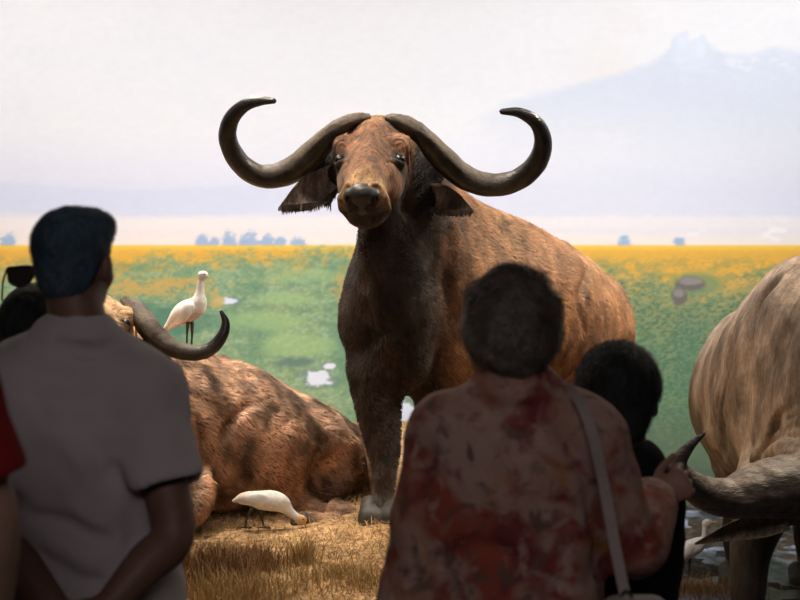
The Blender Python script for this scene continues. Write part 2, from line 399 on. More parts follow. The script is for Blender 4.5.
    put(g*sstep(380, 470, PY)*sstep(560, 640, PX)*.85, (104,120,98)); put(g*sstep(400, 470, PY)*sstep(560, 640, PX)*sstep(.5, .7, n1)*.5, (84,104,92))
    # darker teal shade bushes
    for bx, by, bw, bh, a in ((158,322,66,24,1.15),(120,305,50,10,.7),(110,268,60,6,.5),(255,288,14,8,.6),(262,330,22,14,.5),(258,352,26,14,.45),(345,345,22,60,.6),(225,325,30,22,.4),(338,275,16,30,.4),(645,390,24,60,.4),(690,350,20,80,.3),(20,330,40,30,.6)):
        r = np.hypot((PX-bx)/bw, (PY-by)/bh)+(n2-.5)*1.1; put(g*sstep(1.15, .3, r)*a*.85, (92,132,112))
    for bx, by, bw, bh, a in ((270,320,50,12,.6),(300,345,40,14,.6),(285,300,40,8,.6),(240,380,30,10,.5),(310,275,50,8,.4)):
        r = np.hypot((PX-bx)/bw, (PY-by)/bh)+(n1-.5)*1.3; put(g*sstep(1.1, .5, r)*a, (160,190,132))
    # orange band left, and patch at the standing buffalo
    for bx, by, bw, bh, a in ((140,290,62,9,.95),(165,281,50,5,.7),(60,274,80,7,.6),(343,288,10,14,.8),(610,276,40,8,.5),(740,288,50,10,.6)):
        r = np.hypot((PX-bx)/bw, (PY-by)/bh)+(n2-.5)*1.6+(n5-.5)*1.6; put(g*sstep(1.2, .4, r)*a*.85, (198,166,98))
    # ponds
    r = np.hypot((PX-292)/26, (PY-362)/7)+(n2-.5)*1.1; put(g*sstep(1.1, .4, r)*.8, (98,122,116))
    for bx, by, bw, bh in ((318,378,17,9),(226,301,16,4.5),(405,415,11,20),(330,366,9,4)):
        r = np.hypot((PX-bx)/bw, (PY-by)/bh)+(n2-.5)*1.0; put(sstep(1.3, 1.0, r)*.5, (110,132,134)); put(sstep(.95, .75, r), (222,226,240))
    r = np.hypot((PX-217)/10, (PY-302)/8)+(n2-.5)*.8; put(sstep(1, .7, r)*.85, (190,168,104))
    # grey boulder on the far plain
    r = np.hypot((PX-697)/30, (PY-284)/13)+(n2-.5)*.7; put(sstep(1.1, .6, r)*.7, (112,144,112))
    for bx, by, bw, bh in ((690,284,15,8),(679,296,9,10)):
        r = np.hypot((PX-bx)/bw, (PY-by)/bh)+(n2-.5)*.5; put(sstep(1.1, .75, r), (116,112,106)); put(sstep(.9, .5, np.hypot((PX-bx)/bw, (PY-by+3)/bh*1.5)+(n2-.5)*.6), (148,142,138))
    # dark stream at the lower right
    st = sstep(496, 512, PY+(n1-.5)*20)*sstep(600, 660, PX); put(st*.9, (92,92,92)); put(st*N(.5, .62), (62,64,70)); put(st*sstep(.66, .72, n2), (168,182,206))
    return np.clip(col, 0, 255)
RC, YC = 5.5, 3.2
fa = np.radians(31); ang = np.concatenate([np.linspace(-1.45, -fa, 60)[:-1], np.linspace(-fa, fa, 660), np.linspace(fa, 1.45, 60)[1:]])
zz = np.concatenate([np.linspace(-.25, .3, 40)[:-1], np.linspace(.3, 3.5, 370), np.linspace(3.5, 4.5, 30)[1:]])
AA, ZZ = np.meshgrid(ang, zz, indexing='ij'); XX = RC*np.sin(AA); YY = YC+RC*np.cos(AA)
cc = lin(paint(400+F*XX/np.maximum(YY, 1), HZ-F*(ZZ-EYE)/np.maximum(YY, 1)))
ii = (np.arange(len(ang)-1)[:, None]*len(zz)+np.arange(len(zz)-1)[None, :]).ravel()
mu = mesh_obj('wall_back', np.stack([XX, YY, ZZ], -1).reshape(-1, 3), np.stack([ii, ii+1, ii+len(zz)+1, ii+len(zz)], 1), M['mural'], col=cc.reshape(-1, 3)*.97)
tag(mu, 'curved wall painted with a hazy sky and a yellow and green savanna', 'painted backdrop', kind='structure')

# ---------------------------------------------------------------- diorama ground
def ground_z(x, y):
    x = np.asarray(x, float); y = np.asarray(y, float)
    t = sstep(.62, 1.12, x+.10*(fbm(y*1.5, x, 3.3, 2)-.5)-.10*(y-5.4))
    base = .595+.02*np.sin(x*2.1+1)+.05*(fbm(x*2, y*2, 7.7, 3)-.5)
    back = sstep(5.9, 7.6, y)*sstep(.15, .9, x)*.25
    low = .10+.10*(fbm(x*2.2+5, y*2.2, 1.1, 3)-.5)
    return base*(1-t)+low*t-back*(1-t)
gx = np.linspace(-5, 5, 420); gy = np.linspace(3.98, 8.6, 230); GX, GY = np.meshgrid(gx, gy, indexing='ij')
ins = np.hypot(GX, GY-YC) < RC+.04
GZ = ground_z(GX, GY)+.012*(fbm(GX*14, GY*14, 2.2, 3)-.5)*2
nn = fbm(GX*5, GY*5, 6.6, 4)[..., None]; n6 = fbm(GX*17, GY*17, 3.6, 3)[..., None]
gc = (np.array([.36,.20,.10])*(1-nn)+np.array([.58,.39,.20])*nn)*(.65+.7*n6)
lowm = sstep(.38, .2, GZ)[..., None]; gc = gc*(1-lowm)+np.array([.06,.05,.04])*lowm*(.6+.8*n6)
ii = (np.arange(len(gx)-1)[:, None]*len(gy)+np.arange(len(gy)-1)[None, :]).ravel()
Qg = np.stack([ii, ii+len(gy), ii+len(gy)+1, ii+1], 1); Qg = Qg[ins.ravel()[Qg].all(1)]
tag(mesh_obj('ground', np.stack([GX, GY, GZ], -1).reshape(-1, 3), Qg, M['soil'], col=gc.reshape(-1, 3)), 'dry straw covered earth of the diorama with a wet hollow on the right', 'ground', kind='structure')
# water lying in the hollow
wx = np.linspace(.9, 3.9, 40); wy = np.linspace(4.1, 8.3, 50); WX, WY = np.meshgrid(wx, wy, indexing='ij')
ii = (np.arange(39)[:, None]*50+np.arange(49)[None, :]).ravel(); Qw = np.stack([ii, ii+50, ii+51, ii+1], 1)
kw = (np.hypot(WX, WY-YC) < RC-.02).ravel(); Qw = Qw[kw[Qw].all(1)]
M['water'] = mat('painted_water', (.30,.34,.50), .4, spec=.35, noises=[(5, (1,.6,1), (.10,.08,.06), (1,1,1)), (16, (1,.5,1), (.16,.12,.09), (1.3,1.3,1.3))], bump=(9, (1,1,1), .3, .02))
tag(mesh_obj('water', np.stack([WX, WY, WX*0+.105], -1).reshape(-1, 3), Qw, M['water']), 'shallow dark water lying in the hollow behind the grey-brown buffalo', 'water', kind='stuff')

def blades(name, spots, label, parent=None):
    V = []; Q = []; K = []
    for (x, y, h, lean, w, c) in spots:
        z = float(ground_z(x, y))-.01; a = random.uniform(0, 2*math.pi); dx, dy = math.cos(a)*lean*h, math.sin(a)*lean*h
        b = random.uniform(0, math.pi); wx_, wy_ = math.cos(b)*w, math.sin(b)*w; n = len(V)
        V += [(x-wx_, y-wy_, z), (x+wx_, y+wy_, z), (x+dx*.4+wx_*.7, y+dy*.4+wy_*.7, z+h*.6), (x+dx*.4-wx_*.7, y+dy*.4-wy_*.7, z+h*.6), (x+dx, y+dy, z+h*(1-lean*.3))]
        Q += [(n, n+1, n+2, n+3), (n+3, n+2, n+4)]; K += [c]*5
    o = mesh_obj(name, np.array(V), Q, M['grass'], col=np.array(K), smooth_on=False)
    return tag(o, label, 'grass', kind='stuff')
sp = []
for _ in range(34000):
    x = random.uniform(-1.6, 1.7); y = random.uniform(4.0, 6.6)
    if y < 4.07: continue
    if x > .75 and random.random() < .8: continue
    if float(vn3(np.array(x*3.), np.array(y*3.), np.array(.5))) < .25 and random.random() < .6: continue
    c = np.array([.60,.41,.20])*random.uniform(.4, 1.15) if random.random() < .7 else np.array([.34,.19,.09])*random.uniform(.5, 1.2)
    sp.append((x, y, random.uniform(.015, .065), random.uniform(.7, 2.0), .0016, c))
blades('dry_grass', sp, 'short matted straw-coloured grass covering the diorama ground')
def tuft(px, py, d, n, h, sx, cols, label):
    c = W(px, py, d); s2 = []
    for _ in range(n):
        x = c[0]+random.gauss(0, sx); y = c[1]+random.gauss(0, sx*.7)
        s2.append((x, y, random.uniform(.4, 1)*h, random.uniform(.1, .6), .0016, np.array(random.choice(cols))*random.uniform(.6, 1.2)))
    o = blades('grass_tuft', s2, label); return o
br = [(.30,.17,.09), (.40,.25,.12), (.24,.13,.07)]; st_ = [(.6,.44,.2), (.5,.34,.15), (.42,.28,.14)]
for a in ((205,592,4.50,1500,.17,.075,br,'tallest reddish brown dry grass tuft, beside the man in the grey T-shirt'),
          (248,590,4.62,1000,.13,.055,br,'brown grass tuft just right of the tallest reddish one'),
          (232,640,4.25,900,.12,.10,st_,'straw-coloured tuft at the bottom edge below the feeding egret'),
          (303,566,4.72,260,.14,.028,st_,'thin wispy straw tuft below the feeding egret\'s head'),
          (352,598,4.5,800,.08,.09,st_,'low pale straw clump left of the woman in the floral blouse'),
          (704,590,6.35,1500,.11,.11,br,'brown grass clump below the small egret near the right edge')):
    t_ = tuft(*a)
# ---------------------------------------------------------------- cattle
def head_frame(poll, muz, scale=1.0, roll=0.0):
    p, m = W(*poll), W(*muz); f = nrm(m-p); r = nrm(np.cross(f, [0, 0, 1]) if abs(f[2]) < .98 else [1, 0, 0])
    if r[0] < 0: r = -r
    u = nrm(np.cross(r, f)); u = u if u[1] < 0 else -u          # u = outward from the forehead, toward the viewer
    if roll: c, s = math.cos(roll), math.sin(roll); r, u = r*c+u*s, u*c-r*s
    L = np.linalg.norm(m-p)/.52*scale
    pt = lambda a, b, c: p+f*a*L+r*b*L+u*c*L
    return pt, f, r, u, L
def head_ops(fr):
    pt, f, r, u, L = fr; ax = np.array([f, r, u]); o = []
    o.append(Sweep([pt(-.03,0,-.07), pt(.06,0,-.06), pt(.17,0,-.06), pt(.28,0,-.05), pt(.40,0,-.04), pt(.49,0,-.035)],
                   np.array([.10,.136,.138,.102,.084,.082])*L, np.array([.09,.115,.11,.090,.074,.060])*L, side=r, k=.03))
    o.append(Ell(pt(.485,0,-.04), np.array([.052,.090,.066])*L, ax, k=.025))                    # muzzle block
    o.append(Ell(pt(.455,0,-.125), np.array([.070,.078,.048])*L, ax, k=.025))                   # lower lip and chin
    o.append(Sweep([pt(.12,0,-.19), pt(.28,0,-.16), pt(.42,0,-.13)], np.array([.10,.075,.055])*L, k=.05))     # jaw
    o.append(Sweep([pt(.10,0,.035), pt(.26,0,.022), pt(.40,0,.016)], np.array([.045,.035,.03])*L, k=.05))      # nose bridge
    for s in (-1, 1):
        o.append(Ell(pt(.25,s*.088,-.10), np.array([.11,.045,.07])*L, ax, k=.04))               # cheek
        o.append(Ell(pt(.150,s*.112,-.005), np.array([.058,.042,.036])*L, ax, k=.025))          # brow
        o.append(Ell(pt(.24,s*.114,-.024), np.array([.036,.028,.028])*L, ax, k=.012))          # eye mound
        o.append(Ell(pt(.30,s*.085,-.02), np.array([.05,.016,.02])*L, ax, k=.03))               # tear ridge
        o.append(Ell(pt(.243,s*.122,.002), np.array([.018,.021,.022])*L, ax, k=.006, sub=True))
        o.append(Sweep([pt(.255,s*.085,.0), pt(.267,s*.112,-.002), pt(.258,s*.132,-.02)], .006*L, k=.006))
        o.append(Ell(pt(.535,s*.052,-.012), np.array([.020,.018,.018])*L, ax, k=.008, sub=True)) # nostril
        o.append(Sweep([pt(.505,s*.082,-.02), pt(.49,s*.055,.028), pt(.515,s*.02,.028)], .010*L, k=.015))
        o.append(Sweep([pt(.50,s*.080,-.03), pt(.48,s*.088,-.085), pt(.45,s*.075,-.12)], .014*L, k=.02))
    base = list(o)
    for s in (-1, 1):
        for rr, t0, t1, th in ((.024, .1, 3.0, .009), (.044, -.3, 3.1, .010), (.063, -.1, 2.8, .010), (.082, .4, 2.4, .009)):
            arc = [march(base, pt(.205-math.sin(t)*rr, s*(.112-math.cos(t)*rr*.8), .12), pt(.205-math.sin(t)*rr, s*(.112-math.cos(t)*rr*.8), -.12)) for t in np.linspace(t0, t1, 9)]
            o.append(Sweep(arc, np.array([.3,.7,1,1,1,1,1,.7,.3])*th*L, k=.002))
        arc = [march(base, pt(a_, s*b_, .12), pt(a_, s*b_, -.12)) for a_, b_ in ((.27,.13),(.285,.105),(.29,.085),(.32,.07),(.36,.066))]
        o.append(Sweep(arc, np.array([.5,1,1,.8,.4])*.007*L, k=.006, sub=True))
    o.append(Sweep([pt(.50,-.085,-.092), pt(.535,-.04,-.086), pt(.545,0,-.084), pt(.535,.04,-.086), pt(.50,.085,-.092)], .009*L, k=.010, sub=True))
    return o
def head_box(fr, h):
    pt, f, r, u, L = fr; P = np.array([pt(a, b, c) for a in (-.02, .6) for b in (-.19, .19) for c in (-.2, .1)])
    return (P.min(0), P.max(0), h)
def head_parts(root, fr, ops):
    pt, f, r, u, L = fr
    for s in (-1, 1):
        c = pt(.244, s*.118, -.012); V, Q = sdf_mesh([Ell(c, .0225*L)], .003); mesh_obj('eye', V, Q, M['eye'], root)
    ax = np.array([f, r, u])
    np_ops = [Ell(pt(.512,0,.008), np.array([.036,.052,.034])*L, ax, k=.01), Ell(pt(.532,0,-.03), np.array([.020,.036,.055])*L, ax, k=.02)]
    for s in (-1, 1):
        np_ops += [Ell(pt(.518,s*.048,-.005), np.array([.028,.024,.028])*L, ax, k=.012), Ell(pt(.545,s*.050,-.012), np.array([.030,.012,.019])*L, ax, k=.006, sub=True)]
    V, Q = sdf_mesh(np_ops, .003); mesh_obj('nose', V, Q, M['nose'], root)
def horn(root, pts, rad, boss=.3, seed=0, tone=1.0, m_='horn'):
    P = Wl(pts); R = np.array(rad)*P[:, 1]/F
    def disp(t, th):
        rough = max(0, 1-t/boss*.75)
        n = fbm(np.cos(th)*2+t*14+seed, np.sin(th)*2+3, t*9, 3)
        rings = math.sin(t*95)*.012*(1 if .15 < t < .7 else 0)
        n2 = fbm(np.cos(th)*5+t*45+seed, np.sin(th)*5+3, t*30, 2)
        return 1+((n-.5)*.34+(n2-.5)*.22)*rough+rings+.03*rough*np.sin(th*5+t*8)
    V, Q = tube(P, R, n=12, seg=32, flat=1.1, disp=disp)
    nr = (len(pts)-1)*12+1; t = np.concatenate([np.repeat(np.arange(nr)/(nr-1), 32), [0, 1]])[:, None]
    n = fbm(V[:, 0]*30, V[:, 2]*30, V[:, 1]*30, 3)[:, None]
    m = sstep(boss*.8, boss*1.7, t+(n-.5)*.25)
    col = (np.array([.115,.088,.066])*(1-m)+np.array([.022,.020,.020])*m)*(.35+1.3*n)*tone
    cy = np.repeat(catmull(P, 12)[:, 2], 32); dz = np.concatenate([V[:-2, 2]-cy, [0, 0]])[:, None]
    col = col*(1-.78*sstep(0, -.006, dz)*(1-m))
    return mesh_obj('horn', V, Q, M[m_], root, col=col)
def fringe(root, pts, n, ln, w=.0035):
    """soft hairs hanging from the lower rim of the ear"""
    P = catmull(Wl(pts), 10); V = []; Q = []
    for i in range(n):
        a = random.random()*(len(P)-1); k = int(a); p = P[k]+(P[min(k+1, len(P)-1)]-P[k])*(a-k); l = ln*random.uniform(.4, 1)
        j = len(V); dx = random.uniform(-.25, .15)*l
        V += [p+[-w, 0, .012], p+[w, 0, .012], p+[dx*.5+w*.6, -.003, -l*.5], p+[dx*.5-w*.6, -.003, -l*.5], p+[dx, random.uniform(-.004, .004), -l]]
        Q += [(j, j+1, j+2, j+3), (j+3, j+2, j+4)]
    return mesh_obj('ear_fringe', np.array(V), Q, M['earhair'], root)
def ear(root, up, lo, bulge, col):
    V, Q = sheet(up, lo, bulge); n = fbm(V[:, 0]*60, V[:, 2]*20, V[:, 1]*20, 3)[:, None]
    return mesh_obj('ear', V, Q, M['coat'], root, col=np.array(col)*(.6+.8*n))
def hoof(root, c, r, yaw=0):
    ops = []
    for s in (-1, 1):
        o = np.array([math.cos(yaw)*s*r*.5, math.sin(yaw)*s*r*.5, 0])
        ops.append(Sweep([c+o+[0, r*.3, r*.85], c+o+[0, -r*.35, r*.32]], [r*.52, r*.66], k=.004))
    V, Q = sdf_mesh(ops, .006); V[:, 2] = np.maximum(V[:, 2], c[2]); return mesh_obj('hoof', V, Q, M['hoof'], root)
def leg_ops(pts, rad, k=.06):
    return Sweep(Wl(pts), np.array(rad), k=k)
def foot(px, d):      # point on the ground under an image column at a distance
    x = (px-400)/F*d; return x, d, float(ground_z(x, d))
def mix3(col, m, c): m = np.clip(m, 0, 1)[:, None]; return col*(1-m)+np.array(c)*m
def pxy(V): return 400+F*V[:, 0]/V[:, 1], HZ-F*(V[:, 2]-EYE)/V[:, 1]

def nrm3(P): return P/(np.linalg.norm(P, axis=1)[:, None]+1e-9)
def fur(root, V, Q, col, flow, n, ln, mat_, mask=None, amp=1.8, w=.0014, lift=.30, name='fur'):
    """short coat hairs rooted on the skin, each a tapering blade lying along the flow"""
    A, B, Cc = V[Q[:, 0]], V[Q[:, 1]], V[Q[:, 2]]; fn = np.cross(V[Q[:, 2]]-V[Q[:, 0]], V[Q[:, 3]]-V[Q[:, 1]]); ar = np.linalg.norm(fn, axis=1)+1e-12; fn = fn/ar[:, None]
    cen = V[Q].mean(1); see = (fn*(np.array([0, 0, EYE])-cen)).sum(1)/np.linalg.norm(cen, axis=1) > (-.45 if name == 'fur' else -.9)
    wt = ar*see
    if mask is not None: wt = wt*mask(cen)
    f = RNG.choice(len(Q), n, p=wt/wt.sum()); u, v = RNG.random((2, n, 1))
    P = (V[Q[f, 0]]*(1-u)*(1-v)+V[Q[f, 1]]*u*(1-v)+V[Q[f, 2]]*u*v+V[Q[f, 3]]*(1-u)*v); N_ = fn[f]
    c = col[Q[f, 0]]; D = flow(P)
    a1 = fbm(P[:, 0]*10, P[:, 1]*10, P[:, 2]*10, 3)[:, None]-.5; a2 = fbm(P[:, 0]*10+9, P[:, 1]*10+5, P[:, 2]*10, 3)[:, None]-.5
    D = D+np.hstack([a1, a2, a1*0])*1.6+RNG.normal(0, .12, (n, 3)); D = D-N_*(D*N_).sum(1)[:, None]; D /= np.linalg.norm(D, axis=1)[:, None]+1e-9
    sd = np.cross(D, N_); L_ = (ln*RNG.uniform(.55, 1.1, (n, 1)))
    m = P+(D*.55+N_*lift*.8)*L_; t = P+(D*1.0+N_*lift*.7)*L_
    VV = np.stack([P-sd*w-N_*.002, P+sd*w-N_*.002, m+sd*w*.8, m-sd*w*.8, t], 1).reshape(-1, 3)
    k = np.arange(n)[:, None]*5; QQ = np.vstack([k+[0, 1, 2], k+[0, 2, 3], k+[3, 2, 4]])
    cl = fbm(P[:, 0]*16, P[:, 1]*16, P[:, 2]*9, 3)[:, None]
    cc = np.repeat(c*np.clip(1+amp*((cl-.28)/.44-.5), .3, 2.2)*RNG.uniform(.75, 1.35, (n, 1)), 5, axis=0)
    o = mesh_obj(name, VV, QQ, M[mat_], root, col=cc, smooth_on=False); o['kind'] = 'stuff'; return o
M['fur'] = mat('coat_hair', use_col=True, rough=.6, spec=.25)
# ---- the standing bull
fr = head_frame((376,127,5.40), (362,195,4.99))
pt, hf, hr, hu, hL = fr
body_side = nrm([.82, -.57, 0])          # across the trunk
ops = [
    Sweep(Wl([(412,305,5.74),(445,304,5.92),(500,308,6.25),(548,318,6.6),(580,334,6.92)]), [.22,.30,.35,.32,.235], [.36,.385,.385,.345,.27], side=body_side, k=.08),
    Sweep(Wl([(388,160,5.52),(402,205,5.62),(416,250,5.72),(432,290,5.85)]), [.125,.175,.215,.25], [.14,.18,.27,.33], side=[1,0,0], k=.09),
    Sweep(Wl([(430,212,5.8),(465,240,6.0),(505,262,6.25)]), [.15,.165,.17], k=.10),
    Sweep(Wl([(380,222,5.38),(394,300,5.47),(402,360,5.50)]), [.075,.14,.115], k=.09),       # dewlap and brisket
    Ell(W(377,318,5.58), (.125,.14,.23), k=.07), Ell(W(455,330,5.75), (.14,.2,.3), k=.08),
    Ell(W(322,163,5.52), (.058,.06,.062), k=.03), Sweep(Wl([(326,165,5.52),(350,175,5.5)]), [.06,.08], k=.03), Ell(W(430,168,5.55), (.06,.06,.07), k=.03),
    Ell(W(600,330,6.85), (.15,.2,.26), k=.08), Ell(W(560,345,7.05), (.15,.2,.24), k=.08),
]
lf = [('front', (372,372,5.52), (381,425,5.5), (384,462,5.47), (386,492,5.46), 380, 5.43, (.10,.078,.06,.042)),
      ('front', (440,390,5.8), (436,440,5.78), (434,470,5.76), (434,495,5.76), 433, 5.72, (.11,.078,.06,.042)),
      ('rear', (600,370,6.85), (612,425,6.95), (600,460,7.0), (602,485,6.98), 600, 6.92, (.15,.085,.055,.045)),
      ('rear', (548,380,7.0), (556,430,7.1), (548,465,7.12), (550,480,7.1), 549, 7.05, (.15,.085,.055,.045))]
for _, a, b, c, d_, fx, fd, rr in lf:
    x, y, z = foot(fx, fd); A = Wl([a, b, c, d_]); A = np.vstack([A, [x, y+.02, z+.05]])
    ops.append(Sweep(A, list(rr)+[.05], k=.06))
ops += head_ops(fr)
ops += [groove(ops, [(452,232),(446,270),(452,310),(462,345)], .020, .05), groove(ops, [(604,285),(606,310),(602,338)], .014, .03), groove(ops, [(586,268),(578,300),(584,330)], .014, .04),
        groove(ops, [(360,262),(366,300),(372,340)], .012, .03), groove(ops, [(398,380),(404,350),(398,315)], .014, .03)]
x, y, z = foot(470, 6.1)
SB = empty('buffalo', (x, y, z), 'standing rusty-brown buffalo with raised head and wide sweeping horns', 'buffalo')
V, Q = sdf_mesh(ops, .0105, fine=[head_box(fr, .0045)], sm=2)
Nn = LASTN; px, py = pxy(V)
n = fbm(V[:, 0]*9, V[:, 1]*9, V[:, 2]*6, 3)
V = V+Nn*((n-.5)*.018*(py > 230))[:, None]
# soft skin folds on neck and shoulder
V = V+Nn*(.006*np.sin((px*.6+py*.22)*.28+n*7)*sstep(225, 260, py)*sstep(470, 430, px))[:, None]
col = np.tile(np.array([.345,.165,.072]), (len(V), 1))
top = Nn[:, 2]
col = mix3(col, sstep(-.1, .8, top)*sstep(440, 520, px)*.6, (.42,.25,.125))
col = mix3(col, sstep(.42, .6, n)*.5, (.14,.055,.028))
headm = ((V-pt(.25,0,-.05))@hf/hL); loc = V-pt(0,0,0); a = loc@hf/hL; b = loc@hr/hL; c = loc@hu/hL
hd = sstep(.22, .15, np.hypot(b, (c+.04)))*(a > -.1)*(a < .62)
col = mix3(col, hd, (.275,.125,.058)); col = mix3(col, hd*sstep(.45, .62, fbm(V[:, 0]*22, V[:, 1]*22, V[:, 2]*22, 3))*.5, (.15,.065,.03)); col = mix3(col, hd*sstep(.10, .0, a+np.abs(b)*.5), (.36,.20,.075))
col = mix3(col, hd*sstep(.40, .46, a)*sstep(.10, .06, np.abs(a-.49)), (.40,.22,.10))
for s in (-1, 1):
    col = mix3(col, sstep(.048, .024, np.hypot(a-.243, (b-s*.120))), (.03,.016,.010))
    col = mix3(col, sstep(.022, .010, np.abs(a-.175))*sstep(.05, .02, np.abs(b-s*.105))*hd*.6, (.12,.05,.025))
    col = mix3(col, sstep(.020, .008, np.abs(b-s*(.075+.25*np.maximum(a-.27, 0))))*sstep(.26, .3, a)*sstep(.46, .40, a)*hd*.4, (.14,.055,.028))  # vertical shadow beside the nose bridge, put into the coat colour
col = mix3(col, hd*sstep(-.01, -.03, c)*sstep(-.115, -.095, c)*sstep(.42, .46, a)*sstep(.062, .042, np.abs(b)), (.02,.016,.014))
col = mix3(col, hd*sstep(.39, .43, a)*sstep(.49, .45, a)*sstep(-.03, .0, c)*.7, (.46,.28,.13))
col = mix3(col, sstep(196, 214, py)*sstep(468, 428, px+(n-.5)*40)*.93, (.026,.017,.012))      # dark throat and brisket hair, with the chest's shade painted into it
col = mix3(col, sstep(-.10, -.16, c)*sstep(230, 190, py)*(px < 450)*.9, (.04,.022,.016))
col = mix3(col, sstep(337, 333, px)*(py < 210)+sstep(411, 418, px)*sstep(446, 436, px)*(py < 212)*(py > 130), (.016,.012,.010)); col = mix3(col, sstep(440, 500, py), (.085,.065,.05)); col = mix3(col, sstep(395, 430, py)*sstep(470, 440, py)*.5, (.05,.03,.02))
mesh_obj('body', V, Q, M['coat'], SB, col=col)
def flow(P):
    d = P-pt(.1,0,0); back = np.array([.55,.6,-.75]); h = sstep(.45, .25, np.linalg.norm(P-pt(.25,0,-.05), axis=1))[:, None]
    return back*(1-h)-hf*h
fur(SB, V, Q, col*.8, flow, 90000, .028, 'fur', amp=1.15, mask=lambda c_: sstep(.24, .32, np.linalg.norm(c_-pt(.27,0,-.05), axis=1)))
head_parts(SB, fr, ops)
horn(SB, [(369,117,5.36),(358,119,5.33),(345,124,5.32),(332,133,5.33),(313,153,5.38),(288,172,5.42),(261,176,5.42),(240,163,5.38),(228,140,5.33),(231,120,5.28),(244,106,5.24),(260,101,5.22),(275,101,5.2)],
     [3.5,6.5,8.2,9.5,13,13.2,11.5,10.5,9.3,8,6.2,4.6,2.4], .42, 1)
horn(SB, [(387,118,5.36),(397,120,5.33),(409,126,5.32),(422,136,5.33),(441,157,5.38),(466,178,5.42),(492,185,5.42),(517,180,5.38),(536,164,5.33),(543,143,5.28),(537,124,5.24),(520,113,5.22),(501,111.5,5.2)],
     [3.5,6.5,8.8,10,12.5,12.5,11.8,11,10.4,9,7,5,2.6], .42, 7)
e1 = ear(SB, [(342,160,5.46),(322,168,5.43),(300,180,5.38),(278,208,5.33)], [(346,182,5.46),(331,200,5.42),(305,211,5.38),(278,211,5.33)], .03, (.27,.20,.15)); fringe(e1, [(328,196,5.42),(331,200,5.42)], 40, .055, .002); fringe(e1, [(336,192,5.43),(322,203,5.41),(300,207,5.37),(282,208,5.33)], 170, .03)
e2 = ear(SB, [(424,184,5.5),(442,184,5.46),(458,193,5.42),(474,211,5.38)], [(424,210,5.5),(438,214,5.46),(455,216,5.42),(474,213,5.38)], .03, (.12,.07,.045)); fringe(e2, [(426,208,5.48),(440,212,5.45),(458,213,5.41),(472,212,5.38)], 90, .022)
for _, a, b, c, d_, fx, fd, rr in lf: hoof(SB, np.array(foot(fx, fd))-[0, 0, .005], .075)
V, Q = tube(Wl([(602,278,7.12),(612,300,7.2),(612,350,7.22),(610,420,7.2)]), [.03,.025,.018,.03], n=6, seg=10); mesh_obj('tail', V, Q, M['coat'], SB, col=np.tile([.12,.06,.03], (len(V), 1)))

# ---- the resting bull behind the man in grey
DOFF = -.28
fr = head_frame((102,307,5.82), (90,340,5.36)); pt, hf, hr, hu, hL = fr
ops = [
    Sweep(Wl([(150,432,5.95),(200,436,6.1),(255,446,6.25),(305,462,6.45),(338,472,6.6)]), [.30,.34,.35,.29,.19], [.32,.325,.285,.25,.19], side=nrm([.5,-.85,0]), k=.08),
    Sweep(Wl([(104,350,5.92),(118,375,5.98),(140,415,6.0)]), [.15,.21,.27], k=.09),
    Sweep(Wl([(165,390,5.95),(205,395,6.1),(250,408,6.25)]), [.13,.13,.11], k=.1),
    Ell(W(305,462,6.22), (.24,.15,.215), k=.03),                                   # haunch
    Ell(W(352,470,6.5), (.10,.16,.19), k=.04),
    Sweep(Wl([(300,500,6.05),(335,512,5.98),(350,519,5.95)]), [.07,.05,.035], k=.03), # hind shank folded forward
    Sweep(Wl([(350,519,5.95),(325,521,5.85),(306,523,5.8)]), [.035,.03,.035], k=.02),
    Ell(W(185,450,5.85), (.13,.15,.22), k=.03),                                    # shoulder
    Sweep(Wl([(200,485,5.72),(192,512,5.62),(170,517,5.6)]), [.07,.045,.04], k=.03),
    Sweep(Wl([(160,480,5.7),(140,512,5.62),(120,517,5.6)]), [.07,.045,.04], k=.03),
]
ops += head_ops(fr)
ops += [groove(ops, [(218,505),(216,475),(221,440),(234,415),(252,403)], .020, .03), groove(ops, [(290,512),(306,497),(322,478),(334,462),(340,448)], .022, .05), groove(ops, [(235,500),(240,470),(236,450)], .012, .03),
        groove(ops, [(300,514),(314,494),(330,474),(342,456)], .075, .05), groove(ops, [(352,500),(356,470),(361,445)], .016, .02), groove(ops, [(196,480),(200,450),(196,420)], .012, .03)]
x, y, z = foot(230, 5.82)
LB = empty('buffalo', (x, y, z), 'resting tawny buffalo lying on the ground behind the man in grey', 'buffalo')
V, Q = sdf_mesh(ops, .0105, fine=[head_box(fr, .005)], sm=2)
Nn = LASTN; px, py = pxy(V); n = fbm(V[:, 0]*9, V[:, 1]*9, V[:, 2]*9, 3)
V = V+Nn*((n-.5)*.022*(px > 140))[:, None]
V = V+Nn*(.006*np.sin((px*.4-py*.3)*.3+n*8)*sstep(150, 190, px))[:, None]
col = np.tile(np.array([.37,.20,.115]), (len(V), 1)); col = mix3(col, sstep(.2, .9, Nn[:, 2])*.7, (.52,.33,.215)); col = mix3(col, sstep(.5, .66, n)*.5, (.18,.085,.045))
loc = V-pt(0,0,0); a = loc@hf/hL; b = loc@hr/hL; c = loc@hu/hL
hd = sstep(.22, .15, np.hypot(b, (c+.04)))*(a > -.1)*(a < .62); col = mix3(col, hd, (.55,.34,.18))
for s in (-1, 1): col = mix3(col, sstep(.040, .020, np.hypot(a-.243, b-s*.120)), (.06,.03,.02))
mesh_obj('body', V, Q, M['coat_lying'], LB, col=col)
fur(LB, V, Q, col*1.15, lambda P: np.tile([.7,.1,-.65], (len(P), 1)), 80000, .030, 'fur', mask=lambda c_: (np.linalg.norm(c_-pt(.25,0,-.05), axis=1) > .27)*1.0)
head_parts(LB, fr, ops)
